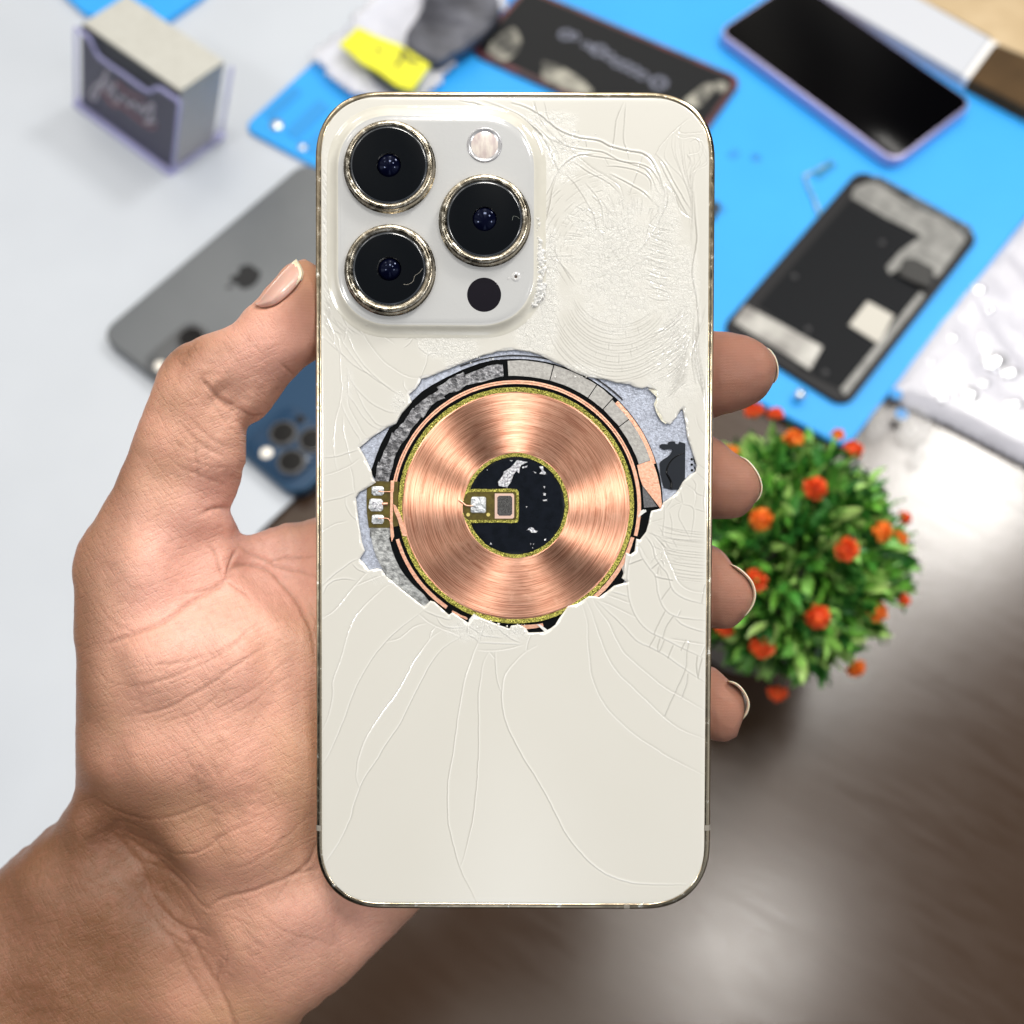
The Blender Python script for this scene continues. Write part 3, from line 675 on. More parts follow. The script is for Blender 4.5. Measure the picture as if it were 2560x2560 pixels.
for s_ in scraps:
    P2 = LC(ZD(s_), -.36)
    if area2(P2) < 0: P2 = P2[::-1]
    n_ = len(P2); V = [(x, y, -.40) for x, y in P2]+[(x, y, -.33+random.uniform(-.02, .03)) for x, y in P2]
    cx_, cy_ = np.mean(P2, 0); V.append((cx_, cy_, -.31))
    F = [(i, (i+1) % n_, n_+(i+1) % n_, n_+i) for i in range(n_)]
    if n_ < 8: F += [(n_+i, n_+(i+1) % n_, 2*n_) for i in range(n_)]
    else: F += [tuple(range(n_, 2*n_))]
    parts_.append((V, F))
V, F = merge(parts_); o = mesh_obj('foil_scraps', V, F, m_scrap, coil); o['kind'] = 'stuff'
# left terminal board
board = prism('terminal_board', P_(ZC([(232,1440),(318,1395),(325,1380),(548,1385),(548,1830),(440,1850),(250,1850),(232,1720),(226,1580)]), -.45), -.62, -.39, m_pcb, phone)
for pts in ([(278,1440),(300,1430),(385,1432),(402,1450),(402,1505),(385,1524),(300,1526),(276,1505)], [(258,1565),(275,1555),(375,1560),(392,1580),(395,1665),(375,1684),(275,1684),(246,1650)],
            [(282,1728),(300,1718),(385,1720),(402,1735),(402,1790),(385,1810),(295,1812),(276,1795)]):
    prism('solder_pad', P_(ZC(pts), -.3), -.45, -.26, m_sold, board, bevel=.09, smooth=True)
prism('solder_pad', P_(ZC([(285,1590),(375,1590),(375,1655),(285,1655)]), -.2), -.3, -.17, m_scrap, board)
for pl, r in (([(345,1482),(400,1487),(468,1485)], .10), ([(345,1755),(400,1752),(445,1760),(465,1790)], .10), ([(385,1610),(440,1608)], .28)):
    pp = P_(ZC(pl), -.25); pp = catmull(pp, .15); V, F = tube(np.c_[pp, np.full(len(pp), -.27)], r, 8); mesh_obj('lead_wire', V, F, m_cfoil, board, True)
prism('copper_foil', P_(ZC([(470,1375),(506,1372),(500,1480),(492,1500),(492,1650),(490,1800),(505,1932),(480,1990),(470,1932),(462,1800),(466,1600)]), -.3), -.45, -.30, m_cfoil, phone)
prism('copper_foil', P_(ZC([(495,1612),(520,1625),(560,1700),(610,1830),(640,1932),(590,1932),(540,1760),(505,1680)]), -.3), -.45, -.22, m_cfoil, phone)
# moulded black clip on the right
clip = P_(ZJ([(430,770),(436,850),(440,900),(462,990),(480,1060),(570,1085),(660,1082),(680,1020),(738,950),(742,525),(670,502),(655,538),(620,535),(615,500),(580,496),(540,505),(525,540),(490,532),(455,530),(430,550),(432,580),(450,575),(470,600),(510,600),(568,588),(590,612),(560,660),(520,690),(470,720),(440,745)]), -.4)
ck_ = prism('plastic_clip', clip, -.72, -.38, M('slate_plastic', (.010, .013, .019), .35, 0, Specular_IOR_Level=.3), phone, bevel=.08)
rp = catmull(P_(ZJ((725,640),(650,670),(580,720),(530,800),(515,880),(545,940),(570,1000),(568,1065)), -.36), .2)
V, F = tube(np.c_[rp, np.full(len(rp), -.40)], np.linspace(.12, .3, len(rp))*.8, 8); mesh_obj('clip_ridge', V, F, m_blk, ck_, True)
for pt in ((820, 715), (820, 780), (822, 848)):
    c = ph(ZJ(pt)[0], -.5); V, F = lathe([(.25, -.7), (.25, -.55), (.001, -.52)], 16, c[0], c[1]); mesh_obj('rivet_dot', V, F, m_blk, phone)
prism('shield_edge', P_(ZJ([(835,650),(852,655),(858,720),(870,775),(858,770),(842,730)]), -.5), -.7, -.45, m_blk, phone)
prism('shield_edge', P_(ZJ([(845,795),(885,855),(850,868),(858,848)]), -.5), -.7, -.45, m_blk, phone)
# slivers of glass lying over the opening
t = NT('glass_splinter'); t.set(Base_Color=(.9, .9, .88, 1), Roughness=.08, Alpha=.55, Normal=t.bump(t.noise(t.coord(), 1.2/U, 3), .2)); m_spl = t.m
for pts, z0 in ((ZJ([(165,1395),(235,1330),(262,1322),(272,1345),(215,1385),(170,1425)]), -.35), (ZL([(590,480),(650,405),(760,470),(800,510),(700,560),(600,540)]), -.2),
                (ZG([(350,760),(385,765),(470,830),(440,845)]), -.2), (ZE([(1380,1440),(1415,1425),(1400,1470),(1370,1490)]), -.3), (ZJ([(320,1400),(470,1340),(480,1440),(330,1470)]), -.3)):
    prism('glass_splinter', P_(pts, z0), z0-.12, z0+.1, m_spl, phone)
prism('loose_glass_flake', P_(ZE([(1450,385),(1520,402),(1580,400),(1660,470),(1650,560),(1640,600),(1640,640),(1600,690),(1560,660),(1520,590),(1500,520),(1525,460)]), -.2), -.4, -.06, Mn('raw_cream', (.50,.47,.36,1), (.7,.68,.58,1), 1.2, .25, bump=.4, bscale=1.0), phone)

# ================================================================ camera plateau
pc = ph((1089.5, 550.5), .9)
a_, b_ = ph((844, 287), 1.2), ph((1335, 814), 1.2); pw, phh = b_[0]-a_[0], a_[1]-b_[1]
pcx, pcy = (a_[0]+b_[0])/2, (a_[1]+b_[1])/2
prof = [(-2.4, -.02), (-2.2, .05), (-1.9, .08), (-1.6, .14), (-1.0, .42), (-.55, .78), (-.2, 1.10), (.1, 1.25), (.3, 1.22), (.5, 1.26), (.75, 1.33), (1.5, 1.34), (6, 1.35)]
rings = [ring3(rrect(pw-2*d, phh-2*d, max(3, 10.6-d), 16, 2.2, pcx, pcy), z) for d, z in prof]
V, F = loft(rings, False, True)
t = NT('milky_glass'); v = t.coord()
t.set(Base_Color=(.455, .46, .462, 1), Roughness=.13, IOR=1.5, Coat_Weight=.5, Coat_Roughness=.03, Normal=t.bump(t.noise(v, .12/U, 3), .10, .5, t.bump(t.noise(v, 1.4/U, 3), .012)))
m_milk = t.m
plat = mesh_obj('camera_plateau', V, F, m_milk, phone, True)
t = NT('clear_skirt'); v = t.coord()
t.set(Base_Color=t.mix(t.noise(v, .16/U, 3), (.50, .485, .43, 1), (.62, .60, .53, 1)), Roughness=.06, IOR=1.5, Coat_Weight=1.0, Coat_Roughness=.02, Normal=t.bump(t.noise(v, .5/U, 4), .12, .35))
plat.data.materials.append(t.m); nr_ = len(rings[0])
plat.data.polygons.foreach_set('material_index', [1 if i < 7*nr_ else 0 for i in range(len(plat.data.polygons))])
# broken glassy rim on its right side
sp_ = []
rs = np.random.default_rng(5)
for k in range(210):
    f = rs.random()
    if k < 165: x, y = 1700+70*math.sin(f*2.2)+rs.normal(0, 24), 930+f*760
    elif k < 190: x, y = 1500+rs.normal(0, 50), 1480+rs.normal(0, 40)
    else: x, y = 480+rs.normal(0, 50), 1800+rs.normal(0, 22)
    c = ph(ZA((x, y))[0], .8); r = rs.uniform(.2, .8); n_ = rs.integers(3, 6); a0 = rs.random()*6
    z = 1.2 if x < 1700 and k < 190 else .75
    P3 = [(c[0]+r*rs.uniform(.5, 1.3)*math.cos(a0+2*math.pi*i/n_), c[1]+r*rs.uniform(.5, 1.3)*math.sin(a0+2*math.pi*i/n_)) for i in range(n_)]
    V = [(x_, y_, z-.35) for x_, y_ in P3]+[(c[0]+rs.normal(0, .1), c[1]+rs.normal(0, .1), z+rs.uniform(.0, .35))]
    sp_.append((V, [(i, (i+1) % n_, n_) for i in range(n_)]+[tuple(range(n_))[::-1]]))
V, F = merge(sp_)
o = mesh_obj('glass_crumbs', V, F, M('clear_crumb', (.93, .93, .92), .04, 0, Alpha=.5), phone); o['kind'] = 'stuff'
cr_ = []
for k in range(120):
    blobs_ = ((1120,868,40,14),(1180,900,40,10),(1003,1000,12,22),(1290,1573,26,16),(1200,1560,40,14),(1430,940,60,6),(1440,350,30,30),(1700,800,25,90),(1640,560,14,60),(1660,1385,20,14))
    b0 = blobs_[rs.integers(0, len(blobs_))]; c = ph((b0[0]+rs.normal(0, b0[2]*.6), b0[1]+rs.normal(0, b0[3]*.6))); r = rs.uniform(.08, .3); a0 = rs.random()*6
    P3 = [(c[0]+r*rs.uniform(.6, 1.3)*math.cos(a0+2.1*i), c[1]+r*rs.uniform(.6, 1.3)*math.sin(a0+2.1*i)) for i in range(3)]
    cr_.append(([(x_, y_, -.05) for x_, y_ in P3]+[(c[0], c[1], rs.uniform(.08, .25))], [(0, 1, 3), (1, 2, 3), (2, 0, 3)]))
V, F = merge(cr_); o = mesh_obj('glass_crumbs', V, F, M('white_crumb', (.9, .9, .88), .06), phone); o['kind'] = 'stuff'
# lenses
t = NT('scuffed_ring'); v = t.coord(); nzz = t.noise(v, .9/U, 8, .7); nz2 = t.noise(v, .10/U, 2)
t.set(Base_Color=t.mix(t.ramp(nzz, [(.5, 0.), (.66, .85)]), t.mix(t.ramp(nz2, [(.4, 0.), (.6, 1.)]), (.10, .088, .066, 1), (.40, .35, .27, 1)), (.82, .78, .68, 1)), Metallic=1, Roughness=t.ramp(nzz, [(.35, .12), (.7, .38)]), Normal=t.bump(nzz, .07, .45))
m_ring = t.m
t = NT('lens_black'); v = t.coord(); 
t.set(Base_Color=(.0035, .0045, .006, 1), Roughness=t.ramp(t.noise(v, .5/U, 6, .7), [(.4, .04), (.75, .14)]), IOR=1.22)
t.set(Specular_IOR_Level=.5); m_lens = t.m
m_bev = M('lens_bevel', (.025, .03, .038), .18, 0, Coat_Weight=.6)
t = NT('lens_coated'); t.set(Base_Color=(.0015, .002, .009, 1), Roughness=.03, Specular_Tint=(.55, .65, 1, 1), IOR=1.25); m_coat = t.m
for k, (p, R_, rb) in enumerate((((971.9, 411.9), 111.3, 92), ((1211.5, 547.2), 111.3, 90), ((972.9, 671.5), 110.5, 87))):
    c = ph(p, 3.0); R_ = mm(R_)*(D-3)/D; rb = mm(rb)*(D-3)/D
    e = bpy.data.objects.new('camera_lens', None); COL.objects.link(e); e.parent = phone; e.location = (c[0]*U, c[1]*U, 0)
    V, F = lathe([(R_+.35, 1.25), (R_+.28, 1.42), (R_+.02, 1.5), (R_, 2.6), (R_-.12, 2.95), (R_-.4, 3.1), (R_-.75, 3.16), (R_-1.0, 3.1), (rb+.30, 2.95), (rb+.30, 2.4)][::-1], 120)
    mesh_obj('lens_ring', V, F, m_ring, e, True)
    V, F = lathe([(rb+.32, 2.5), (rb+.28, 2.86), (rb+.05, 2.98), (rb-.12, 3.0)][::-1], 96); mesh_obj('lens_bevel', V, F, m_bev, e, True)
    V, F = lathe([(rb-.1, 3.0), (rb-.5, 3.02), (2.35, 3.02)][::-1], 96); mesh_obj('lens_cover', V, F, m_lens, e, True)
    # the small domed front element catches the ceiling lamps
    n_ = 14; rr_ = 2.36; zc_ = 3.0; kd_ = (.62, .42, .80)[k]; dome = [(2.45*math.sin(math.radians(2+i*68/n_)), zc_-1.37*kd_+2.45*(math.cos(math.radians(2+i*68/n_))-.36)*kd_+.18) for i in range(n_+1)]
    V, F = lathe(dome[::-1], 64, 0, 0, False, True); mesh_obj('front_element', V, F, m_coat, e, True)
hr = catmull(phs(ZA((862,1405),(835,1440),(800,1465),(788,1505),(750,1530),(712,1530)), 3.04), .1)
V, F = tube(np.c_[hr, np.full(len(hr), 3.04)], .035, 6); mesh_obj('lens_scratch', V, F, M('pale_scratch', (.30, .28, .24), .4), phone)
hr = catmull(phs(ZA((1560,1030),(1570,1000),(1600,1005),(1615,1020)), 3.04), .1)
V, F = tube(np.c_[hr, np.full(len(hr), 3.04)], .03, 6); mesh_obj('lens_scratch', V, F, M('pale_scratch', (.16, .18, .16), .4), phone)
c = ph((1211.3, 362.2), 1.4)
e = bpy.data.objects.new('flash', None); COL.objects.link(e); e.parent = phone; e.location = (c[0]*U, c[1]*U, 0)
V, F = lathe([(3.42, 1.3), (3.38, 1.46), (3.25, 1.5), (2.95, 1.47), (2.62, 1.36)][::-1], 72); mesh_obj('flash_rim', V, F, M('flash_rim', (.45, .45, .47), .18, .6), e, True)
V, F = lathe([(2.66, 1.34), (2.3, 1.40), (1.2, 1.47), (.01, 1.5)][::-1], 72)
t = NT('flash_diffuser'); v = t.coord((1, .35, 1)); t.set(Base_Color=t.ramp(t.noise(v, .7/U, 3), [(.35, (.46, .38, .37, 1)), (.65, (.68, .63, .56, 1))]), Roughness=.25, Coat_Weight=.6); 
mesh_obj('flash_diffuser', V, F, t.m, e, True)
c = ph((1210.2, 736.7), 1.4)
V, F = lathe([(3.33, 1.33), (3.3, 1.36), (.01, 1.37)][::-1], 72, c[0], c[1]); mesh_obj('depth_scanner', V, F, M('scanner_black', (.003, .002, .006), .35, 0, Specular_IOR_Level=.15), phone)
c = ph(ZA((1588, 1470))[0], 1.4)
V, F = lathe([(1.0, 1.32), (.8, 1.44), (.5, 1.50), (.30, 1.46), (.28, 1.36)][::-1], 32, c[0], c[1]); mesh_obj('microphone_bezel', V, F, M('mic_glass', (.50, .50, .50), .05, 0, Coat_Weight=1), phone, True)
V, F = lathe([(.28, 1.37), (.01, 1.38)][::-1], 24, c[0], c[1]); mesh_obj('microphone_hole', V, F, M('mic_hole', (.05, .03, .02), .5), phone)
# ================================================================ THE HAND
def hp(p): return ((p[0]-1280)*S, (1280-p[1])*S)           # pixel -> mm on the phone plane (camera aligned)
BODY = (TN([(1590,400),(1530,350),(1420,275),(1300,262),(1255,300),(1200,300),(1100,330),(880,545),(620,850),(420,1140),(330,1215),(250,1265),(120,1380)])
 + T7([(840,888),(760,930),(640,970),(560,1000),(490,1050),(455,1110),(420,1170),(390,1270),(340,1400),(280,1580),(200,1760),(100,1930)])
 + T8([(375,0),(340,50),(318,85),(303,140),(305,250),(312,350),(320,450),(327,580),(331,700),(334,850),(335,960),(322,1010),(300,1060),(240,1150),(185,1195),(130,1240),(60,1300),(0,1352),(-160,1460),(-420,1640),(-620,1790),(-620,2500),(300,2500),(700,2280),(1000,2060),(1130,1932),(1200,1860),(1300,1780),(1410,1670),(1500,1590),(1560,1520),(1590,1495),(1700,1380),(1900,1100),(2100,800),(2200,400),(2150,50),(2050,-180),(1900,-250),(1600,-170),(1350,-60),(1200,2),(1100,17),(1060,28),(1010,45),(975,58),(940,72),(915,77),(905,50),(898,22)])
 + T7([(795,1900),(775,1868),(800,1850),(820,1820),(838,1770),(850,1720),(862,1670),(870,1620),(876,1560),(878,1500),(876,1460),(875,1435),(893,1412),(930,1402),(975,1375),(1010,1330),(1045,1280),(1080,1230),(1105,1190),(1140,1150),(1190,1110),(1250,1060),(1330,980),(1380,860),(1380,700),(1330,610)]))
# centre depth and half thickness at control points: (px, py, zc, half)
CTRL = [(770,700,-4.5,8.5),(700,760,-4.5,9),(650,850,-5,9.5),(760,850,-4.5,8.5),(560,930,-6,10),(470,960,-7,10.5),(600,1030,-6.5,8.5),(440,1080,-9,11),(550,1150,-9,9.5),(350,1200,-12,13),(480,1250,-12,13),(560,1260,-12.5,9),
        (280,1420,-16,15),(400,1400,-15,17),(560,1390,-19,13),(680,1400,-24,13),(760,1360,-27,11),(300,1650,-18,17),(450,1620,-16,20),(620,1620,-17,19),(760,1600,-20,16),(300,1850,-22,18),(450,1850,-20,20),(620,1850,-19,19.5),(760,1850,-19,16.5),
        (260,2000,-31,19),(330,2080,-33,17),(200,2100,-38,20),(60,2250,-46,23),(100,2450,-48,26),(-200,2500,-60,28),(300,2350,-41,24),(420,2200,-33,18),(380,2550,-44,24),(520,2050,-23,19),(650,2050,-21,18),(520,2400,-34,19),(620,2250,-27,18),(760,2200,-23,15),(800,2350,-26,15),(950,2280,-26,12),
        (900,2100,-24,13),(900,1800,-22,13.5),(900,1500,-24,13),(1100,1350,-26,13),(1200,1700,-23,13),(1350,1500,-24,12),(1300,1300,-26,12),(0,2700,-52,28),(600,2700,-40,20)]
CP = np.array(CTRL); cxy = np.array([hp(c[:2]) for c in CTRL])
def field(X, Y, col):
    sh = X.shape; P = np.c_[X.ravel(), Y.ravel()]
    d2 = ((P[:, None, :]-cxy[None])**2).sum(-1)+9.0
    w = d2**-1.6
    return ((w*CP[:, col]).sum(1)/w.sum(1)).reshape(sh)
def inflate(poly, res, lam, pad=2):
    P = np.array([hp(p) for p in poly])
    x0, y0 = P.min(0)-pad; x1, y1 = P.max(0)+pad
    nx_, ny_ = int((x1-x0)/res)+1, int((y1-y0)/res)+1
    gx_ = x0+np.arange(nx_)*res; gy_ = y0+np.arange(ny_)*res
    Xh, Yh = np.meshgrid(gx_, gy_)
    ins = in_poly(Xh, Yh, P)
    u = np.zeros_like(Xh); k = (res/lam)**2
    for it in range(420):
        u = np.where(ins, (np.roll(u, 1, 0)+np.roll(u, -1, 0)+np.roll(u, 1, 1)+np.roll(u, -1, 1)+k)/(4+k), 0)
    return Xh, Yh, ins, u
def sheets(Xh, Yh, ins, zc, half):
    "closed front/back skin over the True vertices"
    ny_, nx_ = Xh.shape
    id_ = np.arange(nx_*ny_).reshape(ny_, nx_)
    ok = ins[:-1, :-1] | ins[:-1, 1:] | ins[1:, 1:] | ins[1:, :-1]
    q4 = np.stack([id_[:-1, :-1], id_[:-1, 1:], id_[1:, 1:], id_[1:, :-1]], -1)[ok]
    N = nx_*ny_; inn = ins.ravel()
    sc_ = (D-zc)/D                                       # the outline was traced on the phone plane
    Vf = np.c_[(Xh*sc_).ravel(), (Yh*sc_).ravel(), (zc+half).ravel()]
    Vk = np.c_[(Xh*sc_).ravel(), (Yh*sc_).ravel(), (zc-half).ravel()]
    back = np.where(inn, np.arange(N)+N, np.arange(N))    # shared along the outline
    V = np.vstack([Vf, Vk]); F = np.vstack([q4, back[q4][:, ::-1]])
    us = np.zeros(2*N, bool); us[F.ravel()] = True; rm = -np.ones(2*N, int); rm[us] = np.arange(us.sum())
    F = rm[F]; return V[us], [tuple(dict.fromkeys(f)) for f in F.tolist() if len(set(f)) >= 3]
pieces = []
Xh, Yh, ins, u = inflate(BODY, .8, 7.0)
zc = field(Xh, Yh, 2); hf = field(Xh, Yh, 3)
prof_ = np.sqrt(np.clip(u, 0, 1)); 
corr = np.where(hf < 11.5, 1.34, 1.06); corr = 1.06+.30*np.clip((12.5-hf)/3.5, 0, 1)
pieces.append(sheets(Xh, Yh, ins, zc, hf*corr*prof_))
TIPS = {
 'index': F5([(-240,1010),(-60,1035),(105,1062),(200,1070),(300,1090),(365,1122),(415,1160),(445,1205),(460,1260),(458,1310),(445,1365),(415,1415),(375,1455),(330,1483),(260,1510),(180,1533),(100,1558),(-60,1600),(-240,1640)]),
 'middle': F6([(-240,190),(-80,205),(30,215),(90,240),(130,270),(170,310),(215,345),(262,370),(305,412),(335,465),(345,520),(335,575),(308,622),(265,668),(225,688),(160,696),(90,692),(0,690),(-240,690)]),
 'ring': F6([(-240,830),(-60,825),(40,832),(100,850),(145,880),(180,930),(200,968),(245,990),(285,1030),(306,1080),(310,1120),(298,1170),(268,1215),(240,1255),(200,1285),(150,1299),(85,1290),(0,1275),(-240,1240)]),
 'pinky': F6([(-240,1530),(-60,1505),(30,1497),(85,1508),(130,1540),(168,1588),(215,1605),(250,1645),(270,1695),(268,1745),(250,1790),(238,1830),(236,1862),(205,1900),(150,1919),(80,1900),(0,1875),(-240,1830)])}
TZ = {'index': (-14, -5.5, 8.3), 'middle': (-14, -5.5, 8.2), 'ring': (-14, -5.5, 7.9), 'pinky': (-13, -5.5, 6.7)}
for k_, poly in TIPS.items():
    Xt, Yt, it_, ut = inflate(poly, .6, 6.0)
    xa, xb = hp((1700, 0))[0], hp((1880, 0))[0]; z0_, z1_, hh_ = TZ[k_]
    zt = z0_+(z1_-z0_)*np.clip((Xt-xa)/(xb-xa), -.4, 1.1)
    m_ = ut.max()
    pieces.append(sheets(Xt, Yt, it_, zt, hh_*np.sqrt(np.clip(ut/m_, 0, 1))))
FING = [[(1180,1400,-26,11),(1380,1200,-27,10),(1560,1020,-24,9),(1690,945,-18,8.3),(1740,938,-14,7.8)],
        [(1180,1520,-25,11),(1400,1330,-27,9.8),(1560,1220,-24,9),(1690,1190,-17,8.2),(1740,1190,-14,7.8)],
        [(1150,1640,-24,10.5),(1380,1540,-26,9.4),(1550,1480,-23,8.6),(1690,1465,-17,7.8),(1740,1465,-14,7.4)],
        [(1120,1800,-23,10),(1350,1770,-25,8.6),(1540,1750,-22,7.6),(1680,1757,-16,6.8),(1730,1760,-13,6.4)]]
for f_ in FING:
    pts = np.array([[*(np.array(hp(p[:2]))*(D-p[2])/D), p[2], p[3]] for p in f_])
    cp_ = catmull(pts, 1.5)
    pieces.append(tube(cp_[:, :3], cp_[:, 3], 20))
V, F = merge(pieces)
raw = mesh_obj('raw', V, F)
md = raw.modifiers.new('r', 'REMESH'); md.mode = 'VOXEL'; md.voxel_size = .85*U; md.use_smooth_shade = True
md = raw.modifiers.new('s', 'SMOOTH'); md.factor = .5; md.iterations = 9
md = raw.modifiers.new('u', 'SUBSURF'); md.levels = 1; md.render_levels = 1
dg = bpy.context.evaluated_depsgraph_get(); ev = raw.evaluated_get(dg)
me = bpy.data.meshes.new_from_object(ev, depsgraph=dg)
bpy.data.objects.remove(raw, do_unlink=True)
n = len(me.vertices); co_ = np.zeros(n*3, np.float32); me.vertices.foreach_get('co', co_); co_ = co_.reshape(-1, 3).astype(float)/U
nr = np.zeros(n*3, np.float32); me.vertex_normals.foreach_get('vector', nr); nr = nr.reshape(-1, 3)
# creases: pressed in along traced lines (projected on the phone plane)
pxs = co_[:, 0]*D/(D-co_[:, 2]); pys = co_[:, 1]*D/(D-co_[:, 2])
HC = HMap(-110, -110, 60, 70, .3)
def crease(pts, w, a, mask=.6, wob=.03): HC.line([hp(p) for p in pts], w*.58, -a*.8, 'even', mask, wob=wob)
for c, w, a in (([(912,200),(860,240),(760,290),(650,370),(520,430),(420,475)], .7, .75), ([(870,215),(940,160),(1000,170),(1080,220),(1150,300),(1215,420)], .7, .7),
  ([(860,215),(840,170),(830,130),(800,100)], .6, .6), ([(880,200),(900,150),(915,100)], .7, .8), ([(920,85),(960,110),(1040,150),(1130,180),(1215,215)], .5, .5),
  ([(870,220),(930,260),(960,300)], .5, .4), ([(870,225),(760,270),(700,280)], .5, .4), ([(1000,150),(1090,130),(1215,140)], .45, .35), ([(1100,230),(1190,380),(1210,560)], .5, .35),
  ([(540,560),(700,540),(850,500),(960,420),(1000,370)], .4, .3), ([(500,640),(640,600),(800,540),(960,440)], .4, .25), ([(460,760),(640,710),(800,630),(900,560),(1020,480)], .45, .4),
  ([(780,760),(880,690),(1010,610),(1150,500)], .35, .2), ([(800,800),(960,700),(1120,590)], .3, .2), ([(620,770),(760,720),(860,640)], .35, .25),
  ([(380,1085),(440,1120),(520,1145),(620,1140),(720,1110),(830,1060)], .5, .4), ([(640,1290),(760,1270),(870,1200),(980,1150)], .45, .35),
  ([(790,1500),(870,1450),(1000,1410),(1100,1370),(1180,1310),(1215,1240)], .6, .6), ([(1100,1370),(1220,1335)], .5, .5), ([(880,1340),(1000,1290),(1110,1200),(1200,1120)], .35, .2),
  ([(1040,1480),(1100,1400),(1180,1290)], .3, .2), ([(380,1170),(440,1260),(500,1350),(560,1450),(620,1530),(700,1630),(780,1740),(850,1815)], .8, .8),
  ([(450,1240),(540,1330),(640,1420),(760,1490),(810,1500)], .7, .6), ([(850,1700),(825,1780),(870,1860),(900,1932),(930,2000)], .7, .7), ([(840,1780),(870,1680),(850,1650)], .4, .3),
  ([(480,1330),(600,1400),(700,1440)], .5, .4), ([(560,1500),(640,1560),(740,1620),(790,1630)], .5, .4), ([(520,1300),(620,1370),(760,1440)], .5, .4), ([(470,1380),(540,1500),(640,1640),(740,1780),(820,1900)], .6, .5),
  ([(430,1200),(540,1260),(700,1300)], .5, .35), ([(590,1580),(700,1660),(800,1700)], .45, .35), ([(420,1330),(470,1420),(540,1540)], .5, .4),
  ([(700,720),(740,800),(800,880),(860,980)], .3, .2), ([(760,700),(820,800),(900,900)], .3, .2), ([(690,850),(760,960),(770,1080)], .3, .2), ([(800,900),(860,1000)], .35, .25),
  ([(360,300),(440,400),(520,430)], .35, .2), ([(350,560),(440,620),(560,640)], .3, .15), ([(1000,1500),(1100,1560),(1250,1600)], .4, .2),([(700,1530),(860,1520),(1000,1560)], .35, .2)):
    crease(T8(c), w, a)
for c, w, a in (([(878,1372),(830,1330),(760,1290),(690,1220),(650,1170)], .7, .8), ([(720,1270),(800,1340),(865,1385)], .5, .5), ([(870,1350),(930,1385),(990,1370)], .6, .7), ([(885,1395),(950,1400)], .4, .5),
  ([(540,1410),(610,1490),(700,1560),(770,1590)], .4, .35), ([(600,1480),(620,1560),(640,1720)], .4, .3), ([(530,1640),(640,1690),(770,1735)], .4, .3), ([(640,1900),(720,1875),(800,1865)], .6, .6),
  ([(600,1400),(720,1500),(800,1540)], .35, .25), ([(660,1240),(800,1420),(860,1500)], .35, .3), ([(500,1060),(600,1010),(640,975)], .4, .3), ([(480,1090),(560,1040),(650,1020)], .35, .25),
  ([(1085,1095),(1140,1140),(1160,1150)], .5, .5), ([(640,985),(655,1010),(650,1040)], .35, .25), ([(520,1050),(540,1090),(600,1120)], .3, .2),
  ([(560,1600),(700,1640),(840,1650)], .3, .2), ([(480,1500),(600,1560),(700,1620)], .3, .2)):
    crease(T7(c), w, a)
crease(TN([(300,1250),(420,1270),(530,1262),(700,1215),(870,1120),(1040,970),(1170,830),(1290,680)]), .7, 1.1, .7)
rg_ = np.random.default_rng(3)
for k in range(70):                                   # fine net of wrist lines
    f = rg_.random(); x, y = 430+f*400+rg_.normal(0, 55), 1200+f*560+rg_.normal(0, 45); a = rg_.normal(.75, .35); L = rg_.uniform(30, 90)
    crease(T8([(x-L*math.cos(a), y-L*math.sin(a)), (x, y+rg_.normal(0, 5)), (x+L*math.cos(a), y+L*math.sin(a))]), .3, rg_.uniform(.1, .25), .4)
for k in range(150):                                   # sheer cross hatching of palm skin
    x, y = rg_.uniform(360, 1150), rg_.uniform(350, 1300); a = rg_.choice([-.45, 1.0])+rg_.normal(0, .15); L = rg_.uniform(40, 120)
    crease(T8([(x-L*math.cos(a), y-L*math.sin(a)), (x, y+rg_.normal(0, 5)), (x+L*math.cos(a), y+L*math.sin(a))]), .22, .07, .2)
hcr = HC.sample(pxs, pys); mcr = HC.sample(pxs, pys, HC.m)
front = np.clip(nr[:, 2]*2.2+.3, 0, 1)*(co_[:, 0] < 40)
HB = HMap(-110, -110, 60, 70, 1.0)                    # broad modelling: folds, hollows, bulges
def broad(pts, w, a): HB.line([hp(p) for p in pts], w, a, 'even', 0, wob=0)
broad(T8([(400,1180),(480,1290),(580,1440),(700,1600),(820,1780)]), 6, -3.2)
broad(T8([(450,1230),(600,1350),(760,1440)]), 4, -1.3)
broad(T8([(880,210),(1000,170),(1120,260),(1200,420)]), 5, -2.6)
broad(T8([(910,190),(780,280),(600,390),(430,470)]), 3.5, -1.0)
broad(T7([(885,1360),(800,1310),(700,1220)]), 4, -1.6)
broad(T7([(760,1400),(780,1550),(760,1700)]), 6, 1.0)
broad(T8([(500,700),(750,800),(900,900)]), 16, 1.6)
broad(T8([(800,1120),(1000,1050)]), 10, 1.2)
broad(T8([(1000,1450),(1150,1400),(1230,1330)]), 3, -.8)
broad(T8([(950,1650),(1150,1600),(1300,1600)]), 9, 1.6)
broad(T7([(900,1000),(1100,860),(1200,720)]), 6, .8)
broad(T7([(560,1060),(700,1130)]), 6, .8)
hbr = HB.sample(pxs, pys)
co_ += nr*((hcr+hbr)*front)[:, None]
co_ += nr*(.25*(vnoise(pxs+200, pys+200, 5, 8)-.5)+.1*(vnoise(pxs+200, pys+200, 1.6, 9)-.5))[:, None]
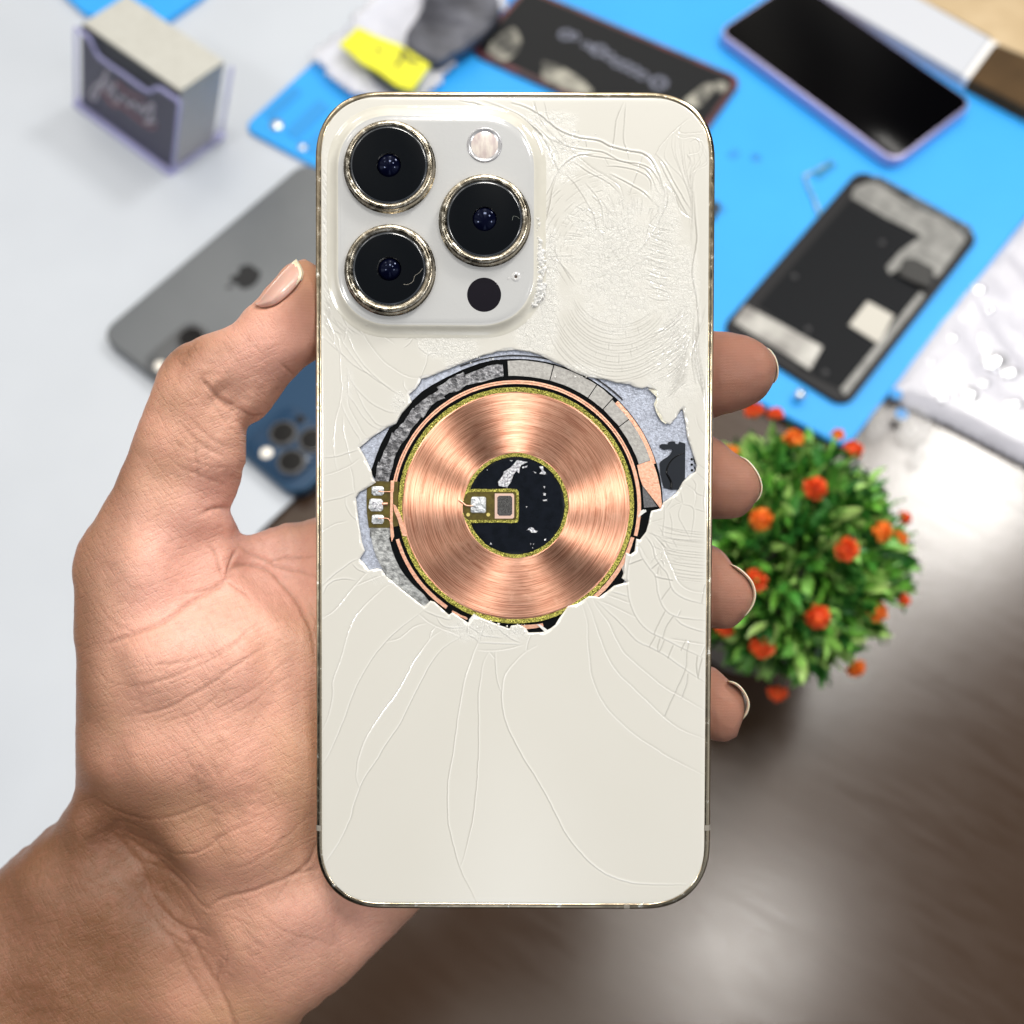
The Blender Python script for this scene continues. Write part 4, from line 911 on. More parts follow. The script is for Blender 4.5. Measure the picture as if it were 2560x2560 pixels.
# where the hand meets the phone it is pressed flat against it
A = Rph.T; loc = (co_-np.array([Cph[0], Cph[1], 0])) @ Rph
hx, hy = PW/2+.05, PHH/2+.05; zb = -TH-.12
r_ = 13.6
ax, ay = np.abs(loc[:, 0]), np.abs(loc[:, 1])
dx_, dy_ = ax-(hx-r_), ay-(hy-r_)
sd = np.where((dx_ > 0) & (dy_ > 0), np.hypot(np.maximum(dx_, 0), np.maximum(dy_, 0))-r_, np.maximum(ax-hx, ay-hy))
inside = (sd < 0) & (loc[:, 2] > zb)
depth_side = -sd; depth_back = loc[:, 2]-zb
side = inside & (depth_side < 3.2) & (depth_side < depth_back)
bk = inside & ~side
sx = np.sign(loc[:, 0])
cor = side & (dx_ > 0) & (dy_ > 0)
flat = side & ~cor
fx = flat & ((ax-hx) >= (ay-hy)); loc[fx, 0] = (sx*hx)[fx]
fy = flat & ~fx; loc[fy, 1] = np.sign(loc[fy, 1])*hy
if cor.any():
    rr2 = np.hypot(dx_, dy_)+1e-6; s2 = r_/rr2
    loc[cor, 0] = (np.sign(loc[:, 0])*((hx-r_)+dx_*s2))[cor]; loc[cor, 1] = (np.sign(loc[:, 1])*((hy-r_)+dy_*s2))[cor]
loc[bk, 2] = zb-.02*(depth_back[bk] > 0)
co_ = loc @ Rph.T+np.array([Cph[0], Cph[1], 0])
me.vertices.foreach_set('co', (co_*U).astype(np.float32).ravel())
px_, py_ = pxs/S+1280, 1280-pys/S
def gmask(p, rx, ry): return np.exp(-((px_-p[0])/rx)**2-((py_-p[1])/ry)**2)
pink = np.clip(.9*gmask((500,1560),260,330)+.8*gmask((680,900),170,160)+.8*gmask((850,2300),260,160)+.5*gmask((560,1180),110,160)+.7*gmask((480,1400),160,140)+.5*gmask((700,1400),160,120)
               +.35*(px_ > 1760), 0, 1)
tan_shade_ = np.clip(1.1*gmask((80,2420),380,360)+.6*gmask((300,2100),140,120)+.8*gmask((90,2150),150,110)+.5*1.6*gmask((215,1600),55,480)+.8*gmask((440,880),130,50)+.7*gmask((300,1180),50,160)+.6*gmask((330,2200),160,200), 0, 1)*(px_ < 900)  # browner forearm skin, and shade along the hand's edges put into the colour
tip = np.clip((px_-1740)/40, 0, 1)+gmask((770,760),90,130)
ora = gmask((770,690),50,60)
for k_, a in (('pink', pink), ('tan', tan_shade_), ('crease', np.clip(mcr, 0, 1)*front), ('tip', np.clip(tip, 0, 1)), ('warm', ora)):
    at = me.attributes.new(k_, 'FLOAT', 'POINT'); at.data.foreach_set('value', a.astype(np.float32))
me.polygons.foreach_set('use_smooth', [True]*len(me.polygons)); me.update()
t = NT('skin'); v = t.coord()
n1 = t.noise(v, .11/U, 6, .65); n2 = t.noise(v, .55/U, 6, .7); n3 = t.noise(v, 2.2/U, 4, .6); n4 = t.noise(v, .05/U, 3, .6)
base = t.mix(n1, (.44, .225, .13, 1), (.58, .33, .205, 1))
base = t.mix(t.ramp(n4, [(.42, 0.), (.66, .6)]), base, (.62, .30, .22, 1))
base = t.mix(t.math('MULTIPLY', t.attr('pink'), .75), base, (.80, .43, .35, 1))
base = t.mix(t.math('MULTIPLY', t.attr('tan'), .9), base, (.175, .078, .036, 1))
base = t.mix(t.math('MULTIPLY', t.attr('warm'), .6), base, (.56, .32, .15, 1))
base = t.mix(t.ramp(n2, [(.45, 0.), (.75, .28)]), base, (.44, .18, .13, 1))
base = t.mix(t.math('MULTIPLY', t.attr('crease'), .8), base, (.25, .105, .06, 1))  # shade in the creases put into the skin colour
vf = t.vor(t.coord((1, .55, 1), rot=(0, 0, .6)), 1.5/U); vf2 = t.vor(t.coord((.6, 1, 1), rot=(0, 0, .3)), 2.6/U)
fine = t.math('ADD', t.ramp(vf, [(0, 0.), (.16, 1.)]), t.math('MULTIPLY', t.ramp(vf2, [(0, 0.), (.2, 1.)]), .6))
wv = t.t.nodes.new('ShaderNodeTexWave'); wv.wave_type = 'BANDS'; wv.bands_direction = 'Y'; wv.inputs['Scale'].default_value = .52/U
wv.inputs['Distortion'].default_value = 7; wv.inputs['Detail'].default_value = 1.0; wv.inputs['Detail Scale'].default_value = .06/U*10*.1
t.l(v, wv.inputs['Vector'])
tipf = t.attr('tip')
hat = t.noise(t.grain(24, .22, 1.5), 1.0/U, 3, .6); hat2 = t.noise(t.grain(-52, .25, 1.3), 1.0/U, 3, .6)
b0 = t.bump(t.math('ADD', t.ramp(hat, [(.35, 0.), (.5, 1.)]), t.ramp(hat2, [(.35, 0.), (.5, 1.)])), .07, t.math('SUBTRACT', .75, t.math('MULTIPLY', tipf, .6)))
b1 = t.bump(fine, .12, t.math('SUBTRACT', .28, t.math('MULTIPLY', tipf, .2)), b0)
b2 = t.bump(wv.outputs['Fac'], .4, t.math('MULTIPLY', tipf, .85), b1)
base = t.mix(t.math('MULTIPLY', t.math('MULTIPLY', tipf, wv.outputs['Fac']), .35), base, (.86, .52, .42, 1))
b3 = t.bump(n3, .10, .6, b2)
base = t.mix(t.math('MULTIPLY', tipf, .5), base, (.62, .255, .17, 1))
t.set(Base_Color=base, Roughness=t.ramp(n2, [(.3, .34), (.7, .50)]), Normal=b3, Coat_Weight=.14, Coat_Roughness=.38, Subsurface_Weight=.2, Subsurface_Scale=.0018, Subsurface_Radius=(1, .38, .2), Specular_IOR_Level=.42)
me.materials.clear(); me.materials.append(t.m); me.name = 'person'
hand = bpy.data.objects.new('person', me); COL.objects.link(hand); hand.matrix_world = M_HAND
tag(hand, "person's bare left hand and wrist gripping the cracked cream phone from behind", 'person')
# ---- nails
t = NT('fingernail'); v = t.coord()
t.set(Base_Color=(.56, .34, .28, 1), Roughness=.24, Coat_Weight=.25, Subsurface_Weight=.3, Subsurface_Scale=.001, Normal=t.bump(t.noise(v, .6/U, 3), .04)); m_nail = t.m
m_nedge = M('nail_free_edge', (.70, .62, .46), .3, 0, Subsurface_Weight=.3, Subsurface_Scale=.0008)
def w3(p, z):
    x, y = hp(p); s = (D-z)/D; return (x*s, y*s, z)
for nm, pl in (('index', F5([(395,1142),(440,1172),(470,1220),(483,1280),(478,1325),(458,1362)])), ('middle', F6([(240,352),(285,378),(325,425),(350,472),(361,522),(352,570),(322,610)])),
               ('ring', F6([(190,945),(235,968),(285,1012),(314,1056),(326,1112),(312,1170),(275,1222),(262,1230)])), ('pinky', F6([(175,1585),(215,1597),(250,1625),(278,1668),(291,1712),(282,1758),(258,1795)]))):
    c = catmull(pl, 8); n_ = len(c); cen = c.mean(0)-np.array([60, 0])
    rows = []
    for z, out in ((-2.6, -1.8), (-2.3, .2), (-2.7, 1.4), (-5, 2.2), (-8.5, .5), (-12.5, -8), (-12.6, -14), (-8.5, -9), (-5, -5.6), (-3.0, -4.6)):
        f = np.linspace(0, 1, n_); bow = np.sin(f*math.pi)
        zz = z-1.9*(1-bow)
        dirv = (c-cen)/np.linalg.norm(c-cen, axis=1)[:, None]
        o2 = np.where(bow < .35, bow/.35, 1.0)
        thick = out if out > -2 else out
        p_ = c+dirv*(thick*(.35+.65*o2))[:, None] if z > -5.5 else c+dirv*thick
        rows.append([w3(p_[i], zz[i]) for i in range(n_)])
    rows = np.array(rows); m_ = len(rows); V = rows.reshape(-1, 3); F = []
    for a in range(m_):
        b = (a+1) % m_
        for i in range(n_-1): F.append((a*n_+i, a*n_+i+1, b*n_+i+1, b*n_+i))
    F.append(tuple(a*n_ for a in range(m_))); F.append(tuple(a*n_+n_-1 for a in range(m_))[::-1])
    o = mesh_obj('fingernail', V, F, [m_nail, m_nedge], hand, True)
    mi = []
    for p_ in o.data.polygons:
        zz = np.mean([o.data.vertices[v_].co.z for v_ in p_.vertices])/U
        mi.append(1 if zz > -6.0 else 0)
    o.data.polygons.foreach_set('material_index', mi)
    o.data.update()
inn = catmull(TN((325,1200),(420,1238),(530,1232),(690,1192),(850,1100),(1020,952),(1150,810),(1258,665)), 3)
outn = catmull(TN((318,1168),(400,1128),(500,985),(600,850),(735,690),(870,530),(980,418),(1085,305),(1182,224)), 3)
def resamp(c, n_):
    d = np.r_[0, np.cumsum(np.linalg.norm(np.diff(c, axis=0), axis=1))]; t_ = np.linspace(0, d[-1], n_)
    return np.c_[np.interp(t_, d, c[:, 0]), np.interp(t_, d, c[:, 1])]
from mathutils.bvhtree import BVHTree
fc = np.zeros(len(me.polygons)*4, np.int32); me.polygons.foreach_get('vertices', fc) if all(len(p.vertices) == 4 for p in me.polygons[:10]) and len(me.loops) == 4*len(me.polygons) else None
bvh = BVHTree.FromPolygons([tuple(c) for c in co_], [tuple(int(i) for i in f) for f in fc.reshape(-1, 4)] if len(me.loops) == 4*len(me.polygons) else [tuple(p.vertices) for p in me.polygons])
def skin_z(p):
    a = np.array(w3(p, 12.)); b_ = np.array(w3(p, -20.)); d_ = b_-a
    h = bvh.ray_cast(Vector(a), Vector(d_/np.linalg.norm(d_)))
    return h[0].z if h[0] else None
n_ = 40; inn = resamp(inn, n_); outn = resamp(outn, n_); rows = []
for k in range(13):
    f = k/12; row = []
    for i in range(n_):
        g = i/(n_-1)
        p_ = inn[i]*(1-f)+outn[i]*f
        bul = math.sin(f*math.pi)
        ext = max(0, g-.8)/.2
        p_ = p_+np.array([1.0, .15])*(9*ext*math.sin(f*math.pi)+1.5*ext*(1-f))
        row.append(p_)
    rows.append(row)
zz = np.zeros((13, n_))
for k in range(13):
    for i in range(n_):
        z = skin_z(rows[k][i]); zz[k, i] = np.nan if z is None else z
for i in range(n_):
    for k in range(13):
        if np.isnan(zz[k, i]): zz[k, i] = zz[k-1, i]-1.1 if k else zz[k, max(i-1, 0)]
for _ in range(6): 
    zp = np.pad(zz, 1, mode='edge'); zz = (zp[1:-1, 1:-1]*2+zp[:-2, 1:-1]+zp[2:, 1:-1]+zp[1:-1, :-2]+zp[1:-1, 2:])/6
kk = np.arange(13)[:, None]/12
zz += .55+.5*np.sin(kk*math.pi)
rows = [[w3(rows[k][i], zz[k, i]) for i in range(n_)] for k in range(13)]
rows = np.array(rows); V = np.vstack([rows.reshape(-1, 3), rows.reshape(-1, 3)-np.array([-.12, .12, .45])]); N_ = 13*n_; F = []; mi = []
for off in (0, N_):
    for k in range(12):
        for i in range(n_-1):
            f_ = (off+k*n_+i, off+k*n_+i+1, off+(k+1)*n_+i+1, off+(k+1)*n_+i)
            F.append(f_ if off == 0 else f_[::-1]); mi.append(1 if i > n_*.84+3*math.sin(k/12*math.pi) else 0)
for k in range(12):
    for i in (0, n_-1): F.append((k*n_+i, (k+1)*n_+i, N_+(k+1)*n_+i, N_+k*n_+i)); mi.append(1 if i else 0)
for i in range(n_-1):
    for k in (0, 12): F.append((k*n_+i, N_+k*n_+i, N_+k*n_+i+1, k*n_+i+1)); mi.append(0)
o = mesh_obj('thumbnail', V, F, [m_nail, m_nedge], hand, True); 
if len(o.data.polygons) == len(mi): o.data.polygons.foreach_set('material_index', mi)
# ================================================================ THE TABLE AND WHAT LIES ON IT
def T2(p, z=0): return tab(p, z)[:2]
def poly_tab(pts, z): return [tuple(T2(p, z)) for p in pts]
def slab_frame(A, B, C, z):
    "rectangle through three photographed corners A-B-C lying at height z: origin B, u to A, v to C"
    a, b, c = (T2(p, z) for p in (A, B, C)); u = a-b; L = np.linalg.norm(u); u = u/L
    v = c-b; v = v-u*(v@u); W = np.linalg.norm(v); v = v/W
    return b, u, v, L, W
def frameR(u, v):
    R = np.eye(3); R[:2, 0] = u; R[:2, 1] = v
    if np.cross(u, v) < 0: R[:, 2] = (0, 0, -1); R = R
    return R
def rect_thing(name, label, cat, b, u, v, z, group=None):
    "an empty on the table whose x runs along u and y to the side of v (kept right handed)"
    flip = 1 if (u[0]*v[1]-u[1]*v[0]) > 0 else -1
    R = np.eye(3); R[:2, 0] = u; R[:2, 1] = np.array([-u[1], u[0]])
    return thing(name, label, cat, (b[0], b[1], z), R, group), flip
def local(b, u, flip, pts, z):
    w = np.array([-u[1], u[0]])
    return [((T2(p, z)-b)@u, (T2(p, z)-b)@w) for p in pts]
def slab(name, P, prof, mat, parent, smooth=True):
    "rounded slab: prof = [(inset, z)...] bottom to top; P = function inset -> outline"
    rings = [ring3(P(d), z) for d, z in prof]; V, F = loft(rings, True, True)
    return mesh_obj(name, V, F, mat, parent, smooth)
# ---- ground: dark table, white sheet, blue mat
t = NT('brown_table'); v = t.grain(-32, .25, 1.6)
g1 = t.noise(v, .12/U, 5, .6); g2 = t.noise(v, .6/U, 4, .6); g3 = t.noise(t.coord(), .012/U, 3)
t.set(Base_Color=t.mix(g1, (.038, .021, .012, 1), (.048, .028, .018, 1)), Roughness=t.ramp(g1, [(.3, .19), (.7, .24)]), Metallic=0.0, Specular_IOR_Level=.6,
      Normal=t.bump(g2, .10, .5, t.bump(g1, .5, .06)))
o = structure(mesh_obj('tabletop', [(-900, -500, 0), (1300, -500, 0), (1300, 1500, 0), (-900, 1500, 0)], [(0, 1, 2, 3)], t.m))
t = NT('white_sheet'); g = t.noise(t.coord(), .010/U, 3); g2 = t.noise(t.coord(), .7/U, 3)
t.set(Base_Color=t.mix(g, (.45, .485, .54, 1), (.54, .575, .63, 1)), Roughness=.34, Coat_Weight=.25, Coat_Roughness=.25, Normal=t.bump(g, 6, .12)); m_sheet = t.m
P = poly_tab([(-700, -420), (2200, -420), (1500, 700), (800, 1178), (640, 1330), (560, 2000), (380, 2900), (-900, 2900)], 3)
o = prism('white_work_sheet', P, .004, 3, m_sheet, bevel=1.0, smooth=False)
tag(o, 'large glossy white work board covering the left side of the brown table', 'work board')
b, u, v, L, W = slab_frame(q(1597, 845), q(457, 240), q(565, 140), 6)
zm = 6.0
mt = rect_thing('repair_mat', 'large blue silicone repair mat under the scattered phones and screens', 'mat', b, u, v, 3.0)
mat_, fl = mt
far = T2((2421, 200), zm); Lf = abs((far-b)@np.array([-u[1], u[0]]))
t = NT('blue_silicone'); g = t.noise(t.coord(), .02/U, 3)
t.set(Base_Color=t.mix(g, (.020, .31, .77, 1), (.030, .36, .85, 1)), Roughness=.48, Specular_IOR_Level=.35, Normal=t.bump(t.noise(t.coord(), 1.2/U, 2), .05)); m_blue = t.m
MW = Lf
_mc = [local(b, u, fl, [p_], zm)[0] for p_ in (q(457, 240), q(1597, 845), q(2080, 215), (q(565, 140)[0]+1000*.77, q(565, 140)[1]-1000*.72))]
_far = (T2((2421, 200), zm)-b)@np.array([-u[1], u[0]])
_mc[3] = (_mc[0][0]+6, _far); _mc[2] = (_mc[2][0], _far)
def mo(d):
    c_ = np.mean(_mc, 0); out = []; P0 = [np.array(p_)+(c_-np.array(p_))/np.linalg.norm(c_-np.array(p_))*d*1.4 for p_ in _mc]
    for k in range(4):
        a, b_, c2 = P0[k-1], P0[k], P0[(k+1) % 4]; r_ = 9
        pa = b_+(a-b_)/np.linalg.norm(a-b_)*r_; pc = b_+(c2-b_)/np.linalg.norm(c2-b_)*r_
        out += [tuple((1-t_)**2*pa+2*t_*(1-t_)*b_+t_*t_*pc) for t_ in np.linspace(0, 1, 7)]
    if area2(out) < 0: out = out[::-1]
    return out
slab('mat_sheet', mo, [(0, 0), (0, 2.4), (.5, 3.0)], m_blue, mat_, False)
m_blue2 = M('blue_recess', (.010, .26, .66), .4)
def on_mat(name, pts, z0, z1, m, parent=mat_, bev=0):
    return prism(name, local(b, u, fl, pts, zm), z0, z1, m, parent, bevel=bev)
# raised compartment rims at the left corner
for pl in ([(1480,640),(1650,480),(1700,520),(1530,680)], [(1600,740),(1790,560),(1860,610),(1670,790)], [(1690,830),(1880,650),(1930,700),(1760,880)]):
    pp = B1(pl); 
    on_mat('tray_rim', pp, 2.9, 3.5, m_blue2, bev=.3)
for p, r, nm in ((B1((1555, 705))[0], 4.2, 'magnet'), (B1((1700, 830))[0], 3.0, 'magnet')):
    c = local(b, u, fl, [p], zm)[0]; V, F = lathe([(r, 3.0), (r-.3, 4.2), (.01, 4.6)], 24, c[0], c[1])
    mesh_obj(nm, V, F, M('magnet_steel', (.75, .78, .82), .22, .9), mat_, True)
for p in (F5((215, 20))[0], F5((350, 30))[0], B4((310, 860))[0], B4((430, 890))[0], q(1360, 395), (2255, 1035), (2240, 985)):
    c = local(b, u, fl, [p], zm)[0]; V, F = lathe([(3.4, 2.9), (3.2, 3.25), (2.2, 3.3), (1.6, 3.05), (.01, 3.05)], 24, c[0], c[1]); mesh_obj('embossed_ring', V, F, m_blue2, mat_, True)
# raised ruler edge along the front of the mat
# ---- second blue tray behind the card box
b2, u2, v2, L2, W2 = slab_frame(B1((470,75))[0], B1((870,175))[0], B1((1130,-30))[0], 5)
o2 = prism('parts_tray', poly_tab(B1((120,-260),(330,-60),(470,70),(620,110),(770,150),(875,165),(940,110),(1140,-30),(1300,-260)), 7), 3.01, 7, m_blue, bevel=.8)
tag(o2, 'blue silicone tray corner behind the box of cards', 'tray')
c = T2(B1((812, 62))[0], 9); V, F = lathe([(4.6, 7.02), (4.4, 8.6), (.01, 9.2)], 24); o = mesh_obj('steel_nut', V, F, M('nut', (.85, .87, .9), .2, .8), None, True); o.location = (c[0]*U, c[1]*U, 0)
tag(o, 'round silver nut lying on the blue tray behind the card box', 'nut')
# ---- phones on the table
m_blkglass = M('black_screen', (.0012, .0012, .0016), .12, 0, Specular_IOR_Level=.03)
m_lilac = M('lilac_metal', (.46, .42, .66), .3, .55)
def phone_slab(name, label, A, B, C, z, th, r, m_side, m_top, inset=1.2, LW=None, flipw=None):
    b_, u_, v_, L_, W_ = slab_frame(A, B, C, z+th)
    if LW: L_, W_ = LW
    e, f_ = rect_thing(name, label, 'smartphone', b_, u_, v_, z)
    if flipw: f_ = flipw
    out = lambda d: rrect(L_-2*d, W_-2*d, r-d, 8, 2.3, L_/2, f_*W_/2)
    slab('frame', out, [(1.2, 0), (.3, .5), (0, 1.6), (0, th-1.4), (.35, th-.4), (1.0, th)], m_side, e)
    slab('front_glass' if m_top is m_blkglass else 'back_glass', lambda d: rrect(L_-2*inset-2*d, W_-2*inset-2*d, r-inset-d, 8, 2.3, L_/2, f_*W_/2), [(0, th-.2), (0, th+.12), (.3, th+.25)], m_top, e)
    return e, f_, b_, u_, L_, W_
e1, f1, b1_, u1_, L1_, W1_ = phone_slab('smartphone', 'black screened smartphone with lilac frame lying face up on the blue mat', q(1352, 58), q(1690, 308), q(1840, 193), zm, 8.2, 10, m_lilac, m_blkglass, 1.6)
m_grey = Mn('grey_matte_glass', (.115, .125, .135, 1), (.135, .145, .155, 1), .02, .42)
m_greys = M('grey_frame', (.16, .165, .17), .35, .7)
e2, f2, b2_, u2_, L2_, W2_ = phone_slab('smartphone', 'space grey smartphone lying face down on the white board, left of the thumb', (748, 412), (246, 834), (384, 990), 3.05, 8.2, 11, m_greys, m_grey, 1.0, (160.8, 78.1))
def on2(p, h): return local(b2_, u2_, f2, [p], 3.05+h)[0]
# emblem (fruit with a bite) printed darker on the back
lc = on2(T7((882, 632))[0], 8.5)
def emblem(s, cx, cy, rot):
    body = []
    pts = [(0, .62), (.22, .74), (.5, .72), (.74, .5), (.62, .3), (.56, .05), (.66, -.2), (.84, -.36), (.68, -.72), (.42, -.98), (.2, -1.0), (0, -.92), (-.2, -1.0), (-.42, -.98), (-.7, -.7), (-.88, -.2), (-.84, .3), (-.6, .64), (-.3, .74)]
    leaf = [(.02, .82), (.04, 1.05), (.2, 1.25), (.38, 1.32), (.36, 1.08), (.22, .9)]
    c, s_ = math.cos(rot), math.sin(rot)
    tf = lambda P: [(cx+s*(x*c-y*s_), cy+s*(x*s_+y*c)) for x, y in P]
    return tf([tuple(p) for p in catmull(pts+[pts[0]], .12)[:-1]]), tf(leaf)
m_emb = M('emblem_dark', (.022, .023, .026), .25, .4)
bd, lf = emblem(8.8, lc[0], lc[1], math.radians(90))
eb = prism('logo', bd, 8.4, 8.5, m_emb, e2); prism('logo_leaf', lf, 8.4, 8.5, m_emb, eb)
m_lensb = M('lens_dark', (.003, .003, .004), .12); m_lring = M('lens_rim', (.10, .10, .105), .3, .7)
def camera_bump(e, pts_centres, flash, zt, size, ccen, m_plate, fnloc, lid=None, r=7.0):
    c = fnloc(ccen, zt); hb = slab('camera_bump', lambda d: rrect(size-2*d, size-2*d, 8-d, 6, 2.2, c[0], c[1]), [(0, zt-.4), (0, zt+1.0), (.6, zt+1.5)], m_plate, e)
    for p in pts_centres:
        k = fnloc(p, zt+2); V, F = lathe([(r+.8, zt+1.0), (r+.8, zt+2.6), (r+.2, zt+3.0), (r-.5, zt+2.9)], 32, k[0], k[1])
        l_ = mesh_obj('camera_lens', V, F, m_lring, e, True); V, F = lathe([(r-.2, zt+2.75), (.01, zt+2.8)], 32, k[0], k[1]); mesh_obj('lens_glass', V, F, m_lensb, l_)
    k = fnloc(flash, zt+1.6); V, F = lathe([(3.4, zt+1.3), (3.2, zt+1.8), (.01, zt+1.9)], 24, k[0], k[1]); mesh_obj('flash', V, F, M('flash_glass', (.95, .9, .82), .3, 0, Coat_Weight=.5), e, True)
    if lid: k = fnloc(lid, zt+1.6); V, F = lathe([(2.6, zt+1.3), (2.5, zt+1.65), (.01, zt+1.7)], 24, k[0], k[1]); mesh_obj('depth_scanner', V, F, m_lensb, e)
camera_bump(e2, [T7((600, 960))[0], T7((520, 1120))[0], T7((700, 1140))[0]], T7((430, 1105))[0], 8.45, 37, T7((590, 1070))[0], M('grey_bump', (.10, .105, .112), .2), on2)
# clear case corner catching light
V, F = lathe([(0.01, 9.5), (2.5, 9.0), (3.5, 6), (3.2, 0)][::-1], 20)
b3 = T2(T7((1172, 1812))[0], 11.2)
m_pblue = M('pacific_blue', (.016, .050, .105), .42, 0, Specular_IOR_Level=.2); m_pblues = M('blue_frame', (.03, .08, .15), .3, .6)
e3, f3, b3_, u3_, L3_, W3_ = phone_slab('smartphone', 'dark blue smartphone with three camera lenses lying between thumb and palm', (1010, 1000), (739, 1247), (590, 1118), 3.05, 8.0, 11, m_pblues, m_pblue, 1.0, (146.7, 71.5))
on3 = lambda p, h: local(b3_, u3_, f3, [p], 3.05+h)[0]
camera_bump(e3, [T7((1090, 1468))[0], T7((1135, 1622))[0], T7((1248, 1505))[0]], T7((1000, 1572))[0], 8.25, 35, T7((1122, 1525))[0], M('blue_bump', (.014, .042, .09), .2, 0, Specular_IOR_Level=.25), on3, T7((1182, 1392))[0], 6.6)
# ---- opened display assembly (right)
A_, B_, C_ = q(1358, 620), q(1623, 316), q(1853, 440)
b4, u4, v4, L4, W4 = slab_frame(A_, B_, C_, zm+3)
e4, f4 = rect_thing('display_assembly', 'removed phone display lying with its metal back up beside the plastic bag', 'phone display', b4, u4, v4, zm+.02)
slab('display_frame', lambda d: rrect(L4-2*d, W4-2*d, 9-d, 6, 2, L4/2, f4*W4/2), [(0, 0), (0, 2.2), (.5, 2.7)], M('dark_frame', (.008, .008, .010), .45, 0, Specular_IOR_Level=.2), e4, False)
on4 = lambda pts: local(b4, u4, f4, pts, zm+3)
m_plate = Mn('shield_metal', (.13, .13, .125, 1), (.24, .24, .23, 1), .15, .45, .2); m_dk = M('rear_film', (.005, .006, .008), .5, 0, Specular_IOR_Level=.1); m_cream = M('foam_pad', (.50, .48, .43), .6)
m_dk2 = Mn('flex_cables', (.01, .012, .014, 1), (.10, .11, .12, 1), .35, .35, lo=.45, hi=.6)
prism('rear_film', on4(F5([(905,280),(1110,395),(1340,500),(1130,690),(1335,825),(1190,1000),(1050,1140),(860,1400),(720,1330),(600,1270),(720,1150),(365,900)])), 2.6, 3.0, m_dk, e4)
prism('shield_plate', on4(F5([(930,215),(1010,180),(1100,190),(1200,260),(1400,350),(1560,430),(1585,520),(1500,640),(1420,740),(1250,650),(1180,700),(1140,720),(1120,680),(1200,590),(1330,495),(1110,385),(915,270)])), 2.7, 3.4, m_plate, e4)
prism('flex_cable', on4(F5([(990,150),(1080,150),(1620,450),(1610,530),(1560,480),(1480,400),(1400,370),(1300,330),(1200,240),(1100,200)])), 3.3, 3.9, m_dk2, e4)
prism('connector', on4(F5([(1215,640),(1290,640),(1400,700),(1370,815),(1280,780),(1185,735)])), 3.0, 5.2, M('connector_black', (.002, .002, .002), .5), e4, bevel=.5)
prism('foam_pad', on4(F5([(1010,880),(1165,965),(1080,1135),(900,1020)])), 2.9, 3.5, m_cream, e4, bevel=.3)
prism('foam_pad', on4(F5([(290,905),(500,1015),(745,1150),(670,1285),(540,1200),(220,1005)])), 2.9, 3.6, Mn('pad_mix', (.20, .19, .18, 1), (.50, .49, .46, 1), .05, .5), e4, bevel=.3)
prism('shield_strip', on4(F5([(1320,825),(1345,850),(880,1435),(850,1400)])), 2.9, 3.5, m_plate, e4)
for p in ((1095, 535), (660, 1045), (580, 735), (760, 1300)):
    c = on4([F5(p)[0]])[0]; V, F = lathe([(1.6, 3.0), (1.5, 3.5), (.8, 3.5), (.7, 3.2)], 16, c[0], c[1]); mesh_obj('screw_post', V, F, M('post', (.08, .08, .085), .3, .6), e4, True)
c = T2(F5((615, 1425))[0], 11); V, F = lathe([(3.0, 0), (3.0, 2.2), (1.6, 3.6), (.01, 3.9)], 24); o = mesh_obj('glass_bead', V, F, M('bright_steel', (.92, .93, .95), .12, .95), None, True); o.location = (c[0]*U, c[1]*U, 9*U)
tag(o, 'tiny bright steel screw head at the bottom end of the removed display', 'screw')
# small flex part on the mat
fp = tube([(*T2(p, zm+1), zm+.9) for p in F5((800,60),(700,110),(640,140),(655,190),(690,260),(715,330),(740,400))], 1.0, 8)
o = mesh_obj('flex_strip', *fp, Mn('flex_clear', (.05,.30,.50,1), (.40,.48,.46,1), .3, .3), None, True); tag(o, 'thin curled translucent flex strip on the blue mat beside the display', 'flex cable')
o = prism('film_square', poly_tab(F5([(680,115),(790,40),(830,80),(725,165)]), zm+.6), zm+.01, zm+.6, M('teal_film', (.01, .20, .42), .3)); tag(o, 'small dark blue square of film above the curled flex strip', 'film')
o = prism('black_chip', poly_tab(F5([(60,290),(130,290),(148,320),(110,390),(60,400)]), zm+2), zm+.01, zm+2, M('chip', (.006, .012, .02), .4), bevel=.4); tag(o, 'small black chip on the blue mat at the right edge of the held phone', 'chip')
# ---- second display, dead one, upper middle
b5, u5, v5, L5, W5 = slab_frame(q(884, 96), q(992, -26), q(1394, 160), zm+3)
e5, f5 = rect_thing('display_assembly', 'dark broken phone display with dried stains and reddish edge at the top', 'phone display', b5, u5, v5, zm+.02)
t = NT('stained_black'); v_ = t.coord(); st = t.noise(v_, .022/U, 5, .6); st2 = t.noise(v_, .2/U, 4, .6)
m_st = Mn('burgundy_rim', (.030, .012, .014, 1), (.13, .02, .03, 1), .06, .35)
slab('display_frame', lambda d: rrect(L5-2*d, W5-2*d, 9-d, 6, 2, L5/2, f5*W5/2), [(0, 0), (0, 2.6), (.5, 3.0)], m_st, e5, False)
slab('rear_film', lambda d: rrect(L5-7-2*d, W5-7-2*d, 7-d, 6, 2, L5/2, f5*W5/2), [(0, 2.8), (0, 3.1), (.3, 3.2)], M('film_black', (.007, .008, .010), .45, 0, Specular_IOR_Level=.15), e5, False)
on5 = lambda pts: local(b5, u5, f5, pts, zm+3.2)
m_stain = Mn('dried_glue', (.05, .05, .045, 1), (.34, .33, .28, 1), .09, .6, lo=.40, hi=.62)
